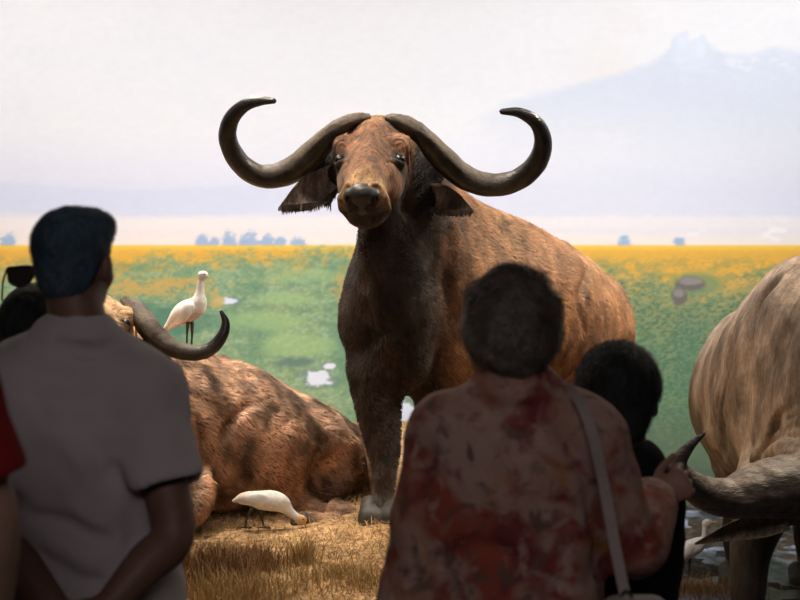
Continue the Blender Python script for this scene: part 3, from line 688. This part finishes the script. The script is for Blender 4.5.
horn(LB, [(126,301,5.82),(137,311,5.74),(149,328,5.66),(161,341,5.64),(178,350,5.62),(198,353,5.60),(213,347,5.6),(223,334,5.6),(225.5,322,5.6),(221,311,5.6)], [6,9.5,11,10.5,9,7.6,6.8,5.6,4,1.8], .45, 3, 1.1)
horn(LB, [(84,301,5.80),(68,308,5.82),(50,322,5.86),(36,334,5.9),(24,338,5.96),(12,334,6.0),(4,324,6.0),(3,312,6.0)], [6,13,13,10.5,8.5,6.5,4,1.8], .45, 4, 1.1)
ear(LB, [(136,338,5.78),(150,342,5.78),(166,352,5.76),(180,372,5.74)], [(132,352,5.78),(146,362,5.78),(162,370,5.76),(180,377,5.74)], .02, (.14,.08,.05))
V, Q = tube(Wl([(360,428,6.55),(367,440,6.40),(371,465,6.34),(373,490,6.32),(376,506,6.32)]), [.022,.02,.017,.014,.022], n=6, seg=10); mesh_obj('tail', V, Q, M['coat_lying'], LB, col=np.tile([.34,.18,.09], (len(V), 1)))
for q in ((300,524,5.78), (166,519,5.58), (116,519,5.58)):
    c_ = W(*q); c_[1] -= .0; c_[2] = float(ground_z(c_[0], c_[1])); hoof(LB, c_-[0,0,.004], .034)

DOFF = 0.0
# ---- the grey-brown bull at the right edge
fr = head_frame((845,478,4.92), (852,590,4.62)); pt, hf, hr, hu, hL = fr
ops = [
    Sweep(Wl([(822,395,5.45),(812,390,5.65),(788,396,6.05),(764,400,6.5)]), [.27,.31,.36,.345], [.50,.55,.44,.38], side=[1,0,0], k=.06),
    Sweep(Wl([(826,330,5.35),(822,320,5.6),(800,340,5.9)]), [.16,.20,.18], k=.10),
    Sweep(Wl([(830,440,5.35),(838,470,5.12),(844,495,4.98)]), [.27,.20,.15], [.30,.22,.16], side=[1,0,0], k=.07),
    Ell(W(800,395,5.50), (.195,.20,.46), k=.025), Ell(W(743,383,6.45), (.19,.28,.33), k=.05),
]
lr = [((772,480,5.55),(752,545,5.52),(748,600,5.5),(747,630,5.5),747,5.45,(.14,.085,.065,.05)),
      ((850,480,5.45),(842,545,5.45),(838,600,5.42),(838,630,5.42),838,5.38,(.14,.10,.075,.055)),
      ((745,470,6.55),(742,505,6.6),(735,535,6.62),(737,560,6.6),737,6.55,(.15,.085,.06,.05)),
      ((810,470,6.55),(812,505,6.6),(806,535,6.62),(808,560,6.6),807,6.55,(.15,.09,.06,.05))]
for a, b, c, d_, fx, fd, rr in lr:
    x, y, z = foot(fx, fd); ops.append(Sweep(np.vstack([Wl([a, b, c, d_]), [x, y+.02, z+.05]]), list(rr)+[.055], k=.06))
ops += head_ops(fr)
ops += [groove(ops, [(775,282),(758,305),(748,340),(742,380),(744,425),(752,462)], .040, .05), groove(ops, [(738,330),(728,370),(722,410),(724,440)], .018, .02), groove(ops, [(731,345),(721,385),(716,425)], .014, .015)]
for i in range(4): ops.append(groove(ops, [(757+i*5,466-i*2),(766+i*3,452-i*5),(780,442-i*9),(798,437-i*11)], .018, .015, 4.6, 6.4))
_b = list(ops)
for i in range(3): ops.append(groove(_b, [(750+i*13,474-i),(760+i*12,454+i*2),(777+i*8,440+i*7),(800,433+i*11)], .034, .012, 4.6, 6.4, add=True))
x, y, z = foot(790, 5.8)
RB = empty('buffalo', (x, y, z), 'grey-brown buffalo with lowered head cut off by the right edge', 'buffalo')
V, Q = sdf_mesh(ops, .0105, fine=[head_box(fr, .006)], sm=2)
Nn = LASTN; px, py = pxy(V); n = fbm(V[:, 0]*6, V[:, 1]*6, V[:, 2]*5, 3)
V = V+Nn*((n-.5)*.02)[:, None]
wr = sstep(.52, .75, fbm(px/13+py/60, py/60-px/90, 3.0, 2)); V = V-Nn*(wr*.010*sstep(300, 340, py)*sstep(480, 440, py))[:, None]
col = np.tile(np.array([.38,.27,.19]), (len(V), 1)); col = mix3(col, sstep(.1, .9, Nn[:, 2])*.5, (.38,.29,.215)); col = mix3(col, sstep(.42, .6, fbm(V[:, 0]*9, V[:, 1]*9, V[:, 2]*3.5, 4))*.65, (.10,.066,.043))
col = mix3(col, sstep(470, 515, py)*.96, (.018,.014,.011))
loc = V-pt(0,0,0); a = loc@hf/hL; b = loc@hr/hL; c = loc@hu/hL
for s in (-1, 1): col = mix3(col, sstep(.040, .020, np.hypot(a-.243, b-s*.120)), (.05,.03,.02))
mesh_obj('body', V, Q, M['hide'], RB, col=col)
head_parts(RB, fr, ops)
horn(RB, [(842,480,4.86),(815,486,4.76),(785,487,4.72),(755,492,4.70),(728,498,4.67),(702,492,4.62),(684,478,4.58),(679,463,4.55),(689,447,4.53),(705,433,4.52)], [14,32,30,26,20,16.5,12.5,8,5,1.2], .62, 5, 1.2, 'horn_rough')
horn(RB, [(850,480,4.86),(880,488,4.80),(910,494,4.76),(940,500,4.72),(965,500,4.68),(985,488,4.66),(994,470,4.64),(986,452,4.62)], [14,32,29,24,18,14,8,1.8], .62, 6, 1.2, 'horn_rough')
ear(RB, [(790,508,5.0),(760,512,4.98),(728,524,4.95),(695,543,4.92)], [(790,530,5.0),(762,538,4.98),(730,541,4.95),(695,545,4.92)], .02, (.10,.075,.055))
ear(RB, [(885,512,4.98),(915,518,4.96),(950,535,4.93),(975,545,4.92)], [(885,535,4.98),(915,545,4.96),(945,548,4.93),(975,548,4.92)], .02, (.10,.075,.055))
for a, b, c, d_, fx, fd, rr in lr: hoof(RB, np.array(foot(fx, fd))-[0, 0, .005], .08)
V, Q = tube(Wl([(765,330,6.85),(760,380,6.92),(758,440,6.9)]), [.035,.022,.03], n=6, seg=10); mesh_obj('tail', V, Q, M['hide'], RB, col=np.tile([.12,.08,.05], (len(V), 1)))

# ---------------------------------------------------------------- egrets
def egret(d, body, neck, head, beak, legs, label, scale=1.0, crown=False):
    """body: (tail, mid, breast) px + radii px ; neck chain ; head (px,py,r) ; beak base/tip ; legs list of polylines"""
    s = d/F; x0, y0 = legs[0][-1]; base = W(x0, y0, d)
    root = empty('cattle_egret', tuple(base), label, 'bird')
    B = [(a, b, d) for a, b, r in body]; rB = [r*s for a, b, r in body]
    ops = [Sweep(Wl(B), rB, np.array(rB)*.92, side=[0,1,0], k=.01, n=6)]
    ops.append(Sweep(Wl([(a, b, d-.01) for a, b, r in neck]), [r*s for a, b, r in neck], k=.014, n=6))
    ops.append(Ell(W(head[0], head[1], d-.012), (head[2]*s*1.25, head[2]*s*.95, head[2]*s), k=.008))
    V, Q = sdf_mesh(ops, .0032, sm=2); Nn = LASTN; px, py = pxy(V)
    col = np.tile([.84,.81,.76], (len(V), 1))
    if crown:
        col = mix3(col, sstep(head[2]*1.9, head[2]*.9, np.hypot(px-head[0]-2, py-head[1]+1))*.9, (.68,.38,.13))
        col = mix3(col, sstep(.3, .8, Nn[:, 2])*sstep(body[2][0]-8, body[1][0]-12, px)*.85, (.72,.45,.22))
    else:
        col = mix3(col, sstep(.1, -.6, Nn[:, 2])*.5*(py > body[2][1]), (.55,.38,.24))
    mesh_obj('body', V, Q, M['white'], root, col=col)
    # folded wing lying on the flank, pointed toward the tail
    wv = []; t, m_, b_ = body[0], body[len(body)//2], body[-1]
    for sd in (-1, 1):
        w = [((b_[0]+m_[0])/2, (b_[1]+m_[1])/2, d+sd*m_[2]*s*.72), (m_[0], m_[1], d+sd*m_[2]*s*.80), (t[0]*.75+m_[0]*.25, t[1]*.75+m_[1]*.25, d+sd*t[2]*s*.9)]
        V, Q = sdf_mesh([Sweep(Wl(w), np.array([.45,.72,.35])*m_[2]*s, np.array([.3,.32,.2])*m_[2]*s, side=[0,0,1], k=.006, n=6)], .0032, sm=2)
        mesh_obj('wing', V, Q, M['white'], root, col=np.tile([.86,.84,.80], (len(V), 1)))
    V, Q = tube(Wl([(beak[0], beak[1], d-.012), ((beak[0]+beak[2])/2, (beak[1]+beak[3])/2-.3, d-.014), (beak[2], beak[3], d-.016)]), [beak[4]*s, beak[4]*s*.7, .0008], n=4, seg=10)
    mesh_obj('beak', V, Q, M['beak'], root)
    V, Q = sdf_mesh([Ell(W(head[0]+head[2]*.35, head[1]-head[2]*.15, d-.012-head[2]*s*.85), .0035)], .0012); mesh_obj('eye', V, Q, M['eye'], root)
    for k, lg in enumerate(legs):
        dd = d+(.02 if k else -.02); P = Wl([(a, b, dd) for a, b in lg]); g = P[-1].copy()
        V, Q = tube(P, [.009]+[.0042]*(len(P)-1), n=4, seg=8); L_ = mesh_obj('leg', V, Q, M['birdleg'], root)
        tv = []; tq = []
        for an in (-.7, 0, .7, math.pi):
            v, q = tube([g+[0,0,.003], g+[math.cos(an)*.028, math.sin(an)*.028-.004, .001]], [.0035, .0018], n=1, seg=6); tq += [tuple(i+len(tv) for i in f) for f in q]; tv += list(v)
        mesh_obj('foot', np.array(tv), tq, M['birdleg'], L_)
    return root
egret(5.78, [(163,331,1.5),(172,323,6),(184,313,12),(196,307,10.5),(200,302,7)], [(199,301,6.8),(200,292,4.5),(201,282,3.4),(202,276,3.2)], (203,275,4.3), (206,276,210,277.5,1.8),
      [[(188,322),(187,336),(187,357)],[(192,322),(192,338),(190,357)]], 'white egret perched upright on the resting buffalo\'s back')
d2 = 1400*1.085/282
egret(d2, [(233,501,1.5),(244,498,6),(260,500,10),(274,501,11),(283,504,8)], [(281,503,7.5),(289,511,5),(295,516,4),(300,519,3.8)], (301.5,520,4.6), (304,523,307,529,1.6),
      [[(252,508),(247,518),(245,528)],[(258,509),(262,519),(264,528)]], 'white egret with buff crown pecking at the dry grass', crown=True)
d3 = 6.6
_b = float(ground_z((684-400)/F*d3, d3)); yb = HZ+(EYE-max(_b, .105))/d3*F
egret(d3, [(675,566,1.2),(680,558,5),(688,550,9),(696,546,8.5),(700,543,6)], [(698,545,6),(704,540,3.4),(704.5,531,2.6),(705,525,2.6)], (707,523,4), (710,523,719,522.5,1.6),
      [[(684,558),(683,568),(683,yb)],[(690,557),(689,570),(688,yb)]], 'small white egret by the water under the grey-brown buffalo\'s horn')

# ---------------------------------------------------------------- people
def human(name, label, J, hgt, yaw, hyaw, skin, top, bottom, hair, sleeve=.5, longsleeve=False, female=False, fine=(), build=1.0, hands=None, hairfn=None, lean=0, headr=None, folds=.006, hairmat='black_hair', collar=False, creases=(), strands=None):
    """J: world joints. yaw: body facing (0 = away from the viewer, + turns to the right); hyaw: head facing"""
    f = np.array([math.sin(yaw), math.cos(yaw), 0]); r = np.array([math.cos(yaw), -math.sin(yaw), 0]); up = np.array([0, 0, 1.])
    hfw = np.array([math.sin(hyaw), math.cos(hyaw), 0]); hrt = np.array([math.cos(hyaw), -math.sin(hyaw), 0])
    s = hgt/1.75; B = build
    root = empty('person', (J['pelvis'][0], J['pelvis'][1], 0), label, 'person')
    hc = J['head']; nk = J['neck']; R_ = headr or .1*s
    pel, chest = J['pelvis'], J['chest']; sh = {1: J['shR'], -1: J['shL']}
    ax = np.array([hrt, hfw, up])
    q = R_/.1; H = lambda a, b, c: hc+hrt*a*q+hfw*b*q+up*c*q
    head = [Ell(H(0,-.012,.022), (.074*q,.092*q,.088*q), ax, k=.02), Ell(H(0,.03,-.03), (.062*q,.066*q,.085*q), ax, k=.03), Ell(H(0,.052,-.085), (.04*q,.038*q,.03*q), ax, k=.03),
            Sweep([H(0,.088,.005), H(0,.11,-.03)], [.008*q,.015*q], k=.01), Ell(H(0,.085,-.062), (.026*q,.014*q,.010*q), ax, k=.008),
            Sweep([H(-.045,.074,.025), H(0,.088,.022), H(.045,.074,.025)], [.009*q,.010*q,.009*q], k=.015)]
    for e in (-1, 1):
        head += [Ell(H(e*.031,.092,.004), (.017*q,.012*q,.011*q), ax, k=.008, sub=True), Ell(H(e*.083,-.004,-.014), (.013*q,.020*q,.034*q), ax, k=.006), Ell(H(e*.094,.003,-.012), (.006*q,.010*q,.020*q), ax, k=.004, sub=True),
                 Ell(H(e*.042,.064,-.035), (.02*q,.02*q,.02*q), ax, k=.02)]
    ops = list(head)
    ops.append(Sweep([hc-up*.05*q-hfw*.02, nk+up*.0, chest*.3+nk*.7-up*.03], [.055*s,.055*s*B,.062*s], k=.03))
    tor = [nk*.8+chest*.2-up*.02, chest, chest*.45+pel*.55, pel]
    wd = np.array([.13,.165 if not female else .155,.145,.165])*s*B; dp = np.array([.08,.115,.105,.115])*s*B
    ops.append(Sweep([nk*.6+chest*.4]+tor[1:], wd*np.array([.84,1,1,1]), dp*np.array([.9,1,1,1]), side=r, k=.04))
    legs = {}
    for e in (-1, 1):
        ops.append(Sweep([nk*.5+sh[e]*.5-up*.045, sh[e]-up*.008], [.036*s*B,.056*s*B], k=.02))
        el, wr = J['elR' if e > 0 else 'elL'], J['wrR' if e > 0 else 'wrL']
        ops.append(Sweep([sh[e], sh[e]*.45+el*.55, el, el*.6+wr*.4, wr], np.array([.058,.047,.040,.040,.027])*s*B, k=.03))
        hip = pel+r*e*.09*s-up*.02; kn = hip+f*.02+r*e*.015; kn[2] = .49*s; an = kn-f*.03+r*e*.01; an[2] = .09
        legs[e] = (hip, kn, an); ops.append(Sweep([hip, kn, an], np.array([.088,.058,.042])*s*B, k=.04))
        ops.append(Sweep([an-up*.02, an+f*.12-up*.055], [.04, .03], k=.03))
        # hand: palm, four bent fingers, thumb
        hd = (hands or {}).get(e)
        if hd is None:
            dr = nrm(wr-el); ps = nrm(np.cross(dr, f)); pn = np.cross(dr, ps); hd = (dr, ps, pn, .5)
        dr, ps, pn, curl = hd; z = .95*s if not female else 1.02*s
        kb = wr+dr*.085*z
        ops.append(Sweep([wr, wr+dr*.04*z, kb], np.array([.026,.036,.040])*z, np.array([.020,.015,.014])*z, side=ps, k=.015))
        for i, (o, l) in enumerate(((-.033,.072),(-.011,.080),(.011,.075),(.032,.058))):
            p = kb+ps*o*z-dr*.01; chain = [p]; a = 0
            for seg_, fr_ in ((.45, .55), (.32, 1.0), (.25, .8)):
                a += curl*fr_*1.1; v = dr*math.cos(a)+pn*math.sin(a); p = p+v*l*seg_*z; chain.append(p)
            ops.append(Sweep(chain, np.array([.0090,.0085,.0078,.0066])*z, k=.002, n=2))
        tb = wr+dr*.02*z-ps*.026*z; ops.append(Sweep([tb, tb+(dr*.6-ps*.55+pn*.25)*.045*z, tb+(dr*1.3-ps*.6+pn*.5)*.06*z], np.array([.014,.011,.008])*z, k=.01, n=3))
    box_ = (hc-[.12,.14,.15], hc+[.12,.14,.13], .0055)
    V, Q = sdf_mesh(ops, .009, fine=[box_]+list(fine), sm=1)
    colr = np.tile(np.array(skin)*.72, (len(V), 1))
    mesh_obj('body', V, Q, M['skin'], root, col=colr)
    for e in (-1, 1):
        V, Q = sdf_mesh([Ell(H(e*.031,.083,.003), .0115*q)], .003); mesh_obj('eye', V, Q, M['eye'], root)
    # top garment
    g = .012; cl = []
    for e in (-1, 1):      # sleeves first, trimmed at the hem, then the trunk of the garment
        el, wr = J['elR' if e > 0 else 'elL'], J['wrR' if e > 0 else 'wrL']
        if longsleeve: cl.append(Sweep([sh[e], el, el*.45+wr*.55, el*.12+wr*.88], np.array([.074,.058,.056,.050])*s*B, k=.03))
        else: cl.append(Sweep([sh[e], sh[e]*(1-sleeve)+el*sleeve], np.array([.073,.082])*s*B, k=.03))
        a = el*.16+wr*.84 if longsleeve else sh[e]*(1-sleeve)+el*sleeve
        v = nrm(wr-el) if longsleeve else nrm(el-sh[e]); rr = (.050 if longsleeve else .082)*s*B
        cl.append(Ell(a+v*(rr*3+.012), (rr*3,)*3, k=.006, sub=True))
        cl.append(Sweep([a-v*.05, a+v*.02], (.034 if longsleeve else .052)*s*B, k=.006, sub=True))
    cl.append(Sweep([nk*.93+chest*.07-up*.02]+tor[1:3]+[pel-up*.13], (wd+g+np.array([.0,.012,.02,.03]))*np.array([.62,1,1,1]), dp+g+np.array([-.005,.01,.015,.035]), side=r, k=.06))
    for e in (-1, 1): cl.append(Sweep([nk-up*.035*s+r*e*.03, nk*.5+sh[e]*.5-up*.004, sh[e]], [.052*s*B,.060*s*B,.074*s*B], k=.04))
    if collar: cl.append(Sweep([nk+up*.005+f*.02-r*.066, nk+up*.018-f*.03-r*.052, nk+up*.024-f*.058, nk+up*.018-f*.03+r*.052, nk+up*.005+f*.02+r*.066], .02, k=.02))
    cl += [groove(cl, c_, rr_, .03, 2.6, 3.3) for c_, rr_ in creases]
    V, Q = sdf_mesh(cl, .007, sm=2); Nn = LASTN
    n = fbm(V[:, 0]*7+V[:, 2]*5, V[:, 1]*6, V[:, 2]*2.5-V[:, 0]*3, 3); n2 = fbm(V[:, 0]*14-V[:, 2]*8, V[:, 1]*9, V[:, 2]*9, 2)
    V = V+Nn*((n-.5)*folds*3+(n2-.5)*folds)[:, None]
    shirt = mesh_obj(top[0], V, Q, M[top[1]], root)
    # trousers or skirt
    tr = [Sweep([pel+up*.03, pel-up*.06], (.172)*s*B, .124*s*B, side=r, k=.03)]
    for e in (-1, 1):
        hip, kn, an = legs[e]; tr.append(Sweep([hip, kn, an+up*.02], np.array([.105,.075,.062])*s*B, k=.03))
        V, Q = sdf_mesh([Sweep([an-up*.035, an+f*.05-up*.045, an+f*.14-up*.055], [.052,.05,.04], k=.02)], .008); V[:, 2] = np.maximum(V[:, 2], 0); mesh_obj('shoe', V, Q, M['shoe'], root)
    V, Q = sdf_mesh(tr, .012); mesh_obj(bottom[0], V, Q, M[bottom[1]], root)
    if hairfn:
        V, Q = sdf_mesh(hairfn(H, ax, q), .005, sm=1); Nn = LASTN
        am, fq = hair
        n = fbm(V[:, 0]*fq, V[:, 1]*fq, V[:, 2]*fq, 3); V = V+Nn*((n-.45)*am)[:, None]
        ho = mesh_obj('hair', V, Q, M[hairmat], root)
        if strands: fur(root, V, Q, np.tile(np.array(strands[2]), (len(V), 1)), lambda P: nrm3(P-H(0, -.02, .14)), strands[0], strands[1], 'fur', w=.0007, lift=strands[3], amp=.8, name='hair_strands')
    return root, H, ax, q, r, f
def J_(d, head, neck, chest, pelvis, shR, shL, elR, elL, wrR, wrL, depth=.1):
    return dict(head=W(*head), neck=W(*neck), chest=W(*chest), pelvis=pelvis, shR=W(*shR), shL=W(*shL), elR=W(*elR), elL=W(*elL), wrR=W(*wrR), wrL=W(*wrL))
def short_hair(H, ax, q):
    return [Ell(H(0,-.022,.040), (.086*q,.098*q,.086*q), ax, k=.02), Ell(H(0,-.05,-.03), (.066*q,.05*q,.06*q), ax, k=.03),
            Ell(H(0,.07,.075), (.06*q,.035*q,.032*q), ax, k=.03), Ell(H(0,.13,-.04), (.09*q,.09*q,.11*q), ax, k=.01, sub=True)]
def quiff_hair(H, ax, q):
    return short_hair(H, ax, q)[:2]+[Ell(H(.040,.02,.085), (.045*q,.05*q,.034*q), ax, k=.03), Ell(H(0,.13,-.04), (.09*q,.09*q,.11*q), ax, k=.01, sub=True)]
# man in the grey T-shirt, hands clasped behind him
J = J_(3.0, (75,262,3.08), (79,330,3.06), (82,430,3.10), W(86,592,3.10), (146,393,3.06), (8,393,3.06), (174,534,2.98), (-8,532,2.98), (108,606,2.87), (58,612,2.86))
r1 = human('man', 'man with short black hair in a grey T-shirt, hands clasped behind his back', J, 1.78, 0, math.radians(15), (.16,.085,.06), ('t_shirt', 'shirt'), ('trousers', 'denim'),
      (.006, 60), sleeve=.60, build=1.12, hands={1: (nrm([-.6,-.1,-.55]), nrm([.4,.3,-.6]), nrm([0,1,0]), .4), -1: (nrm([.6,-.1,-.5]), nrm([.4,-.3,.6]), nrm([0,1,0]), .4)}, hairfn=quiff_hair, headr=.096, folds=.012, hairmat='man_hair', strands=(9000, .010, (.030,.048,.066), .5), creases=[([(36,516),(60,524),(84,536),(106,540)], .016), ([(44,554),(62,570),(80,580),(98,582)], .016), ([(112,470),(124,500),(132,540)], .012), ([(60,345),(90,352),(118,346)], .008)])
# person in black at the left edge with sunglasses pushed up
J = J_(3.45, (38,332,3.5), (42,388,3.5), (45,470,3.52), W(45,640,3.52), (105,425,3.5), (-18,425,3.5), (112,540,3.48), (-26,540,3.48), (100,620,3.4), (-14,620,3.4))
def bob(H, ax, q):
    return [Ell(H(0,-.02,.03), (.090*q,.102*q,.092*q), ax, k=.02), Sweep([H(0,-.04,0), H(0,-.045,-.10)], [.085*q,.075*q], k=.03), Ell(H(0,.13,-.04), (.085*q,.09*q,.11*q), ax, k=.01, sub=True)]
r2 = human('p', 'person with black hair in dark clothes, half hidden behind the man in grey', J, 1.55, 0, 0, (.20,.12,.085), ('jumper', 'black_cloth'), ('trousers', 'denim'), (.004, 50), longsleeve=True, hairfn=bob, headr=.102)
sg = empty('sunglasses', tuple(W(22,285,3.47)), 'dark sunglasses pushed up on the black-haired person\'s head', 'sunglasses')
for s_ in (-1, 1):
    cx = 38+s_*17; V, Q = [], []
    ring = Wl([(cx-13,268,3.40),(cx+12,267,3.40),(cx+10,280,3.41),(cx,286,3.41),(cx-11,282,3.41),(cx-13,268,3.40)])
    v, q = tube(ring, [.0035]*6, n=5, seg=8); fo = mesh_obj('frame', v, q, M['plastic'], sg)
    P = catmull(ring, 5); c0 = P.mean(0); mesh_obj('lens', np.vstack([[c0], P, P+[0,.0015,0], [c0+[0,.0015,0]]]), [(0, i+1, i+2) for i in range(len(P)-1)]+[(2*len(P)+1, len(P)+i+2, len(P)+i+1) for i in range(len(P)-1)], M['plastic'], fo)
    v, q = tube(Wl([(38+s_*31,269,3.40),(38+s_*35,282,3.46),(38+s_*36,300,3.53)]), [.003]*3, n=5, seg=6); mesh_obj('temple', v, q, M['plastic'], sg)
# person in red at the left edge
J = J_(2.3, (-150,190,2.35), (-150,270,2.35), (-148,390,2.37), W(-145,660,2.37), (-50,388,2.33), (-250,388,2.33), (-4,520,2.35), (-280,520,2.35), (-12,660,2.42), (-280,680,2.4))
r3 = human('p', 'person in a red T-shirt, only the sleeve showing at the left edge', J, 1.76, 0, 0, (.28,.17,.12), ('t_shirt', 'red'), ('trousers', 'denim'), (.004, 50), sleeve=.62, build=1.0, hairfn=short_hair, headr=.104)
# woman with curly hair and floral blouse, pointing
J = J_(3.0, (504,329,3.04), (514,382,3.05), (516,480,3.08), W(512,640,3.08), (588,438,3.06), (446,438,3.06), (632,546,3.10), (412,560,3.04), (655,498,3.28), (400,670,3.02))
def curly(H, ax, q):
    o = [Ell(H(0,-.025,.028), (.092*q,.098*q,.098*q), ax, k=.02), Ell(H(0,-.055,-.035), (.072*q,.055*q,.058*q), ax, k=.03)]
    rn = random.Random(3)
    for _ in range(90):
        u = rn.uniform(-1, 1); t = rn.uniform(0, 2*math.pi); w = math.sqrt(1-u*u); v = (w*math.cos(t), w*math.sin(t), u)
        if v[1] > .45 or v[2] < -.7: continue
        o.append(Ell(H(v[0]*.082, -.025+v[1]*.086, .024+v[2]*.088), .024*q*rn.uniform(.7, 1.1), k=.022))
    o.append(Ell(H(0,.135,-.04), (.10*q,.11*q,.13*q), ax, k=.01, sub=True)); return o
wv = nrm([.80,.10,.42])
r4 = human('w', 'woman with short curly grey-brown hair in a red and cream floral blouse', J, 1.62, 0, math.radians(-30), (.30,.17,.125), ('blouse', 'floral'), ('trousers', 'denim'), (.008, 45), longsleeve=True, female=True,
      build=1.22, hands={1: (wv, nrm([.42,-.25,-.85]), nrm([-.1,.97,-.1]), 1.05)}, hairfn=curly, hairmat='curly_hair', strands=(14000, .020, (.12,.10,.085), .9), headr=.097, folds=.011, creases=[([(560,430),(585,470),(596,520),(600,570)], .014), ([(432,440),(424,480),(416,540)], .014), ([(470,400),(500,412),(540,408)], .009), ([(440,560),(480,545),(520,560)], .012)],
      fine=[(W(672,480,3.32)-[.075,.11,.09], W(672,480,3.32)+[.075,.11,.10], .0035)], collar=True)
# shoulder bag on its strap
bag = empty('shoulder_bag', tuple(W(650,640,2.84)), 'beige shoulder bag hanging at the floral blouse on a long strap', 'bag')
st = [(560,388,3.03),(572,392,2.99),(584,410,2.955),(594,440,2.935),(604,485,2.925),(614,540,2.89),(626,600,2.84)]
P = catmull(Wl(st), 6); T_ = np.gradient(P, axis=0); V = []; Q = []
for i, p in enumerate(P):
    sd = nrm(np.cross(T_[i], [0,1,0]))*.0115
    V += [p-sd, p+sd, p+sd+[0,.004,0], p-sd+[0,.004,0]]
for i in range(len(P)-1):
    for j in range(4): Q.append((4*i+j, 4*i+(j+1) % 4, 4*i+4+(j+1) % 4, 4*i+4+j))
mesh_obj('strap', np.array(V), Q, M['strap'], bag, smooth_on=False)
V, Q = sdf_mesh([Sweep([W(618,612,2.84), W(652,612,2.86)], .03, .035, side=[0,1,0], k=.02), Sweep([W(616,670,2.84), W(655,670,2.86)], .04, .045, side=[0,1,0], k=.03), Sweep([W(616,640,2.84), W(655,640,2.86)], .04, .06, side=[0,1,0], k=.03)], .006); mesh_obj('pouch', V, Q, M['strap'], bag)
V, Q = tube(Wl([(620,598,2.835),(626,590,2.835),(632,598,2.835),(626,604,2.835),(620,598,2.835)]), [.003]*5, n=5, seg=6); mesh_obj('buckle', V, Q, M['plastic'], bag)
# child
J = J_(3.5, (620,396,3.52), (632,452,3.52), (624,540,3.54), W(616,650,3.54), (656,496,3.52), (580,500,3.52), (642,556,3.54), (568,590,3.5), (606,640,3.46), (580,650,3.42))
def mop(H, ax, q):
    return [Ell(H(0,-.02,.03), (.102*q,.110*q,.104*q), ax, k=.02), Ell(H(0,-.05,-.05), (.080*q,.055*q,.06*q), ax, k=.03), Ell(H(0,.15,-.05), (.09*q,.09*q,.11*q), ax, k=.01, sub=True)]
r5 = human('c', 'child with thick black hair in black clothes beside the woman in the floral blouse', J, 1.42, math.radians(10), math.radians(20), (.12,.07,.05), ('jumper', 'black_cloth'), ('trousers', 'denim'), (.005, 60), longsleeve=True, hairfn=mop, strands=(9000, .012, (.008,.009,.009), .7), headr=.104, build=.95)

# ---------------------------------------------------------------- hall around the visitors
def stru(name, lo, hi, m): v, q = box(lo, hi); return tag(mesh_obj(name, v, q, M[m], smooth_on=False), kind='structure')
stru('floor', (-5.5,-3,-.1), (5.5,3.9,0), 'hallfloor')
stru('ceiling', (-5.5,-3,3.6), (5.5,3.9,3.7), 'hallwall')
stru('wall_rear', (-5.5,-3.1,0), (5.5,-3,3.6), 'hallwall')
stru('wall_left', (-5.6,-3,0), (-5.5,3.9,3.6), 'hallwall'); stru('wall_right', (5.5,-3,0), (5.6,3.9,3.6), 'hallwall')
stru('wall_front', (-5.5,3.8,0), (5.5,3.98,.56), 'hallwall'); stru('trim_1', (-5.5,3.8,2.75), (5.5,3.98,4.5), 'hallwall')
stru('trim_2', (-5.6,3.9,.0), (-3.3,3.98,3.6), 'hallwall'); stru('trim_3', (3.3,3.9,.0), (5.6,3.98,3.6), 'hallwall')
stru('ceiling_1', (-5.6,3.9,4.5), (5.6,8.9,4.6), 'ceil')

# ---------------------------------------------------------------- lights
def area(name, loc, target, sx, sy, power, colr, spread=180):
    l = bpy.data.lights.new(name, 'AREA'); l.shape = 'RECTANGLE'; l.size = sx; l.size_y = sy; l.energy = power; l.color = colr; l.spread = math.radians(spread)
    o = bpy.data.objects.new(name, l); C.objects.link(o); o.location = loc
    o.rotation_euler = (Vector(target)-Vector(loc)).to_track_quat('-Z', 'Y').to_euler(); return o
area('wash_lamp', (-1.8,5.9,4.3), (-2.1,8.2,2.0), 3.0, .3, 32, (.93,.99,1.07), 120)
area('wash_lamp', (1.8,5.9,4.3), (2.1,8.2,2.0), 3.0, .3, 37, (.93,.99,1.09), 120)
area('wash_lamp', (0,5.6,4.3), (0,8.6,1.2), 5.0, .3, 31, (.93,.99,1.08), 100)
area('key_lamp', (2.3,5.9,4.1), (.9,6.2,1.2), .5, .4, 58, (1,.87,.70), 100)
area('top_lamp', (-1.2,6.2,4.2), (-.9,5.9,.6), 1.0, .4, 48, (1,.89,.74), 100)
area('face_lamp', (-.9,4.5,4.0), (-.15,5.2,2.0), .3, .3, 2.5, (1,.86,.72), 36)
area('strip_lamp', (0,4.25,4.1), (0,5.4,.6), 5.0, .2, 20, (1,.90,.78), 110)
area('hall_fill', (0,-1.0,3.5), (0,2.5,1.0), 2.5, 1.0, 64, (1,.88,.88))  # unseen fill light behind the camera, added to lift the visitors' backs
w = bpy.data.worlds.new('world'); S.world = w; w.use_nodes = True; w.node_tree.nodes['Background'].inputs[0].default_value = (.02,.02,.02,1); w.node_tree.nodes['Background'].inputs[1].default_value = .2

# ---------------------------------------------------------------- camera
cam = bpy.data.cameras.new('camera'); co = bpy.data.objects.new('camera', cam); C.objects.link(co); S.camera = co
co.location = (0, 0, EYE); co.rotation_euler = (math.pi/2, 0, 0); cam.sensor_width = 36; cam.lens = F*36/800; cam.shift_y = -(300-HZ)/800
cam.dof.use_dof = True; cam.dof.focus_distance = 5.2; cam.dof.aperture_fstop = cam.lens/1000/.019
cam.clip_end = 50
for o in bpy.data.objects:
    if '_w' in o: del o['_w']
S.view_settings.view_transform = 'Standard'; S.view_settings.look = 'None'; S.view_settings.gamma = 1; S.view_settings.exposure = 0; S.view_settings.use_curve_mapping = False
S.cycles.use_denoising = True
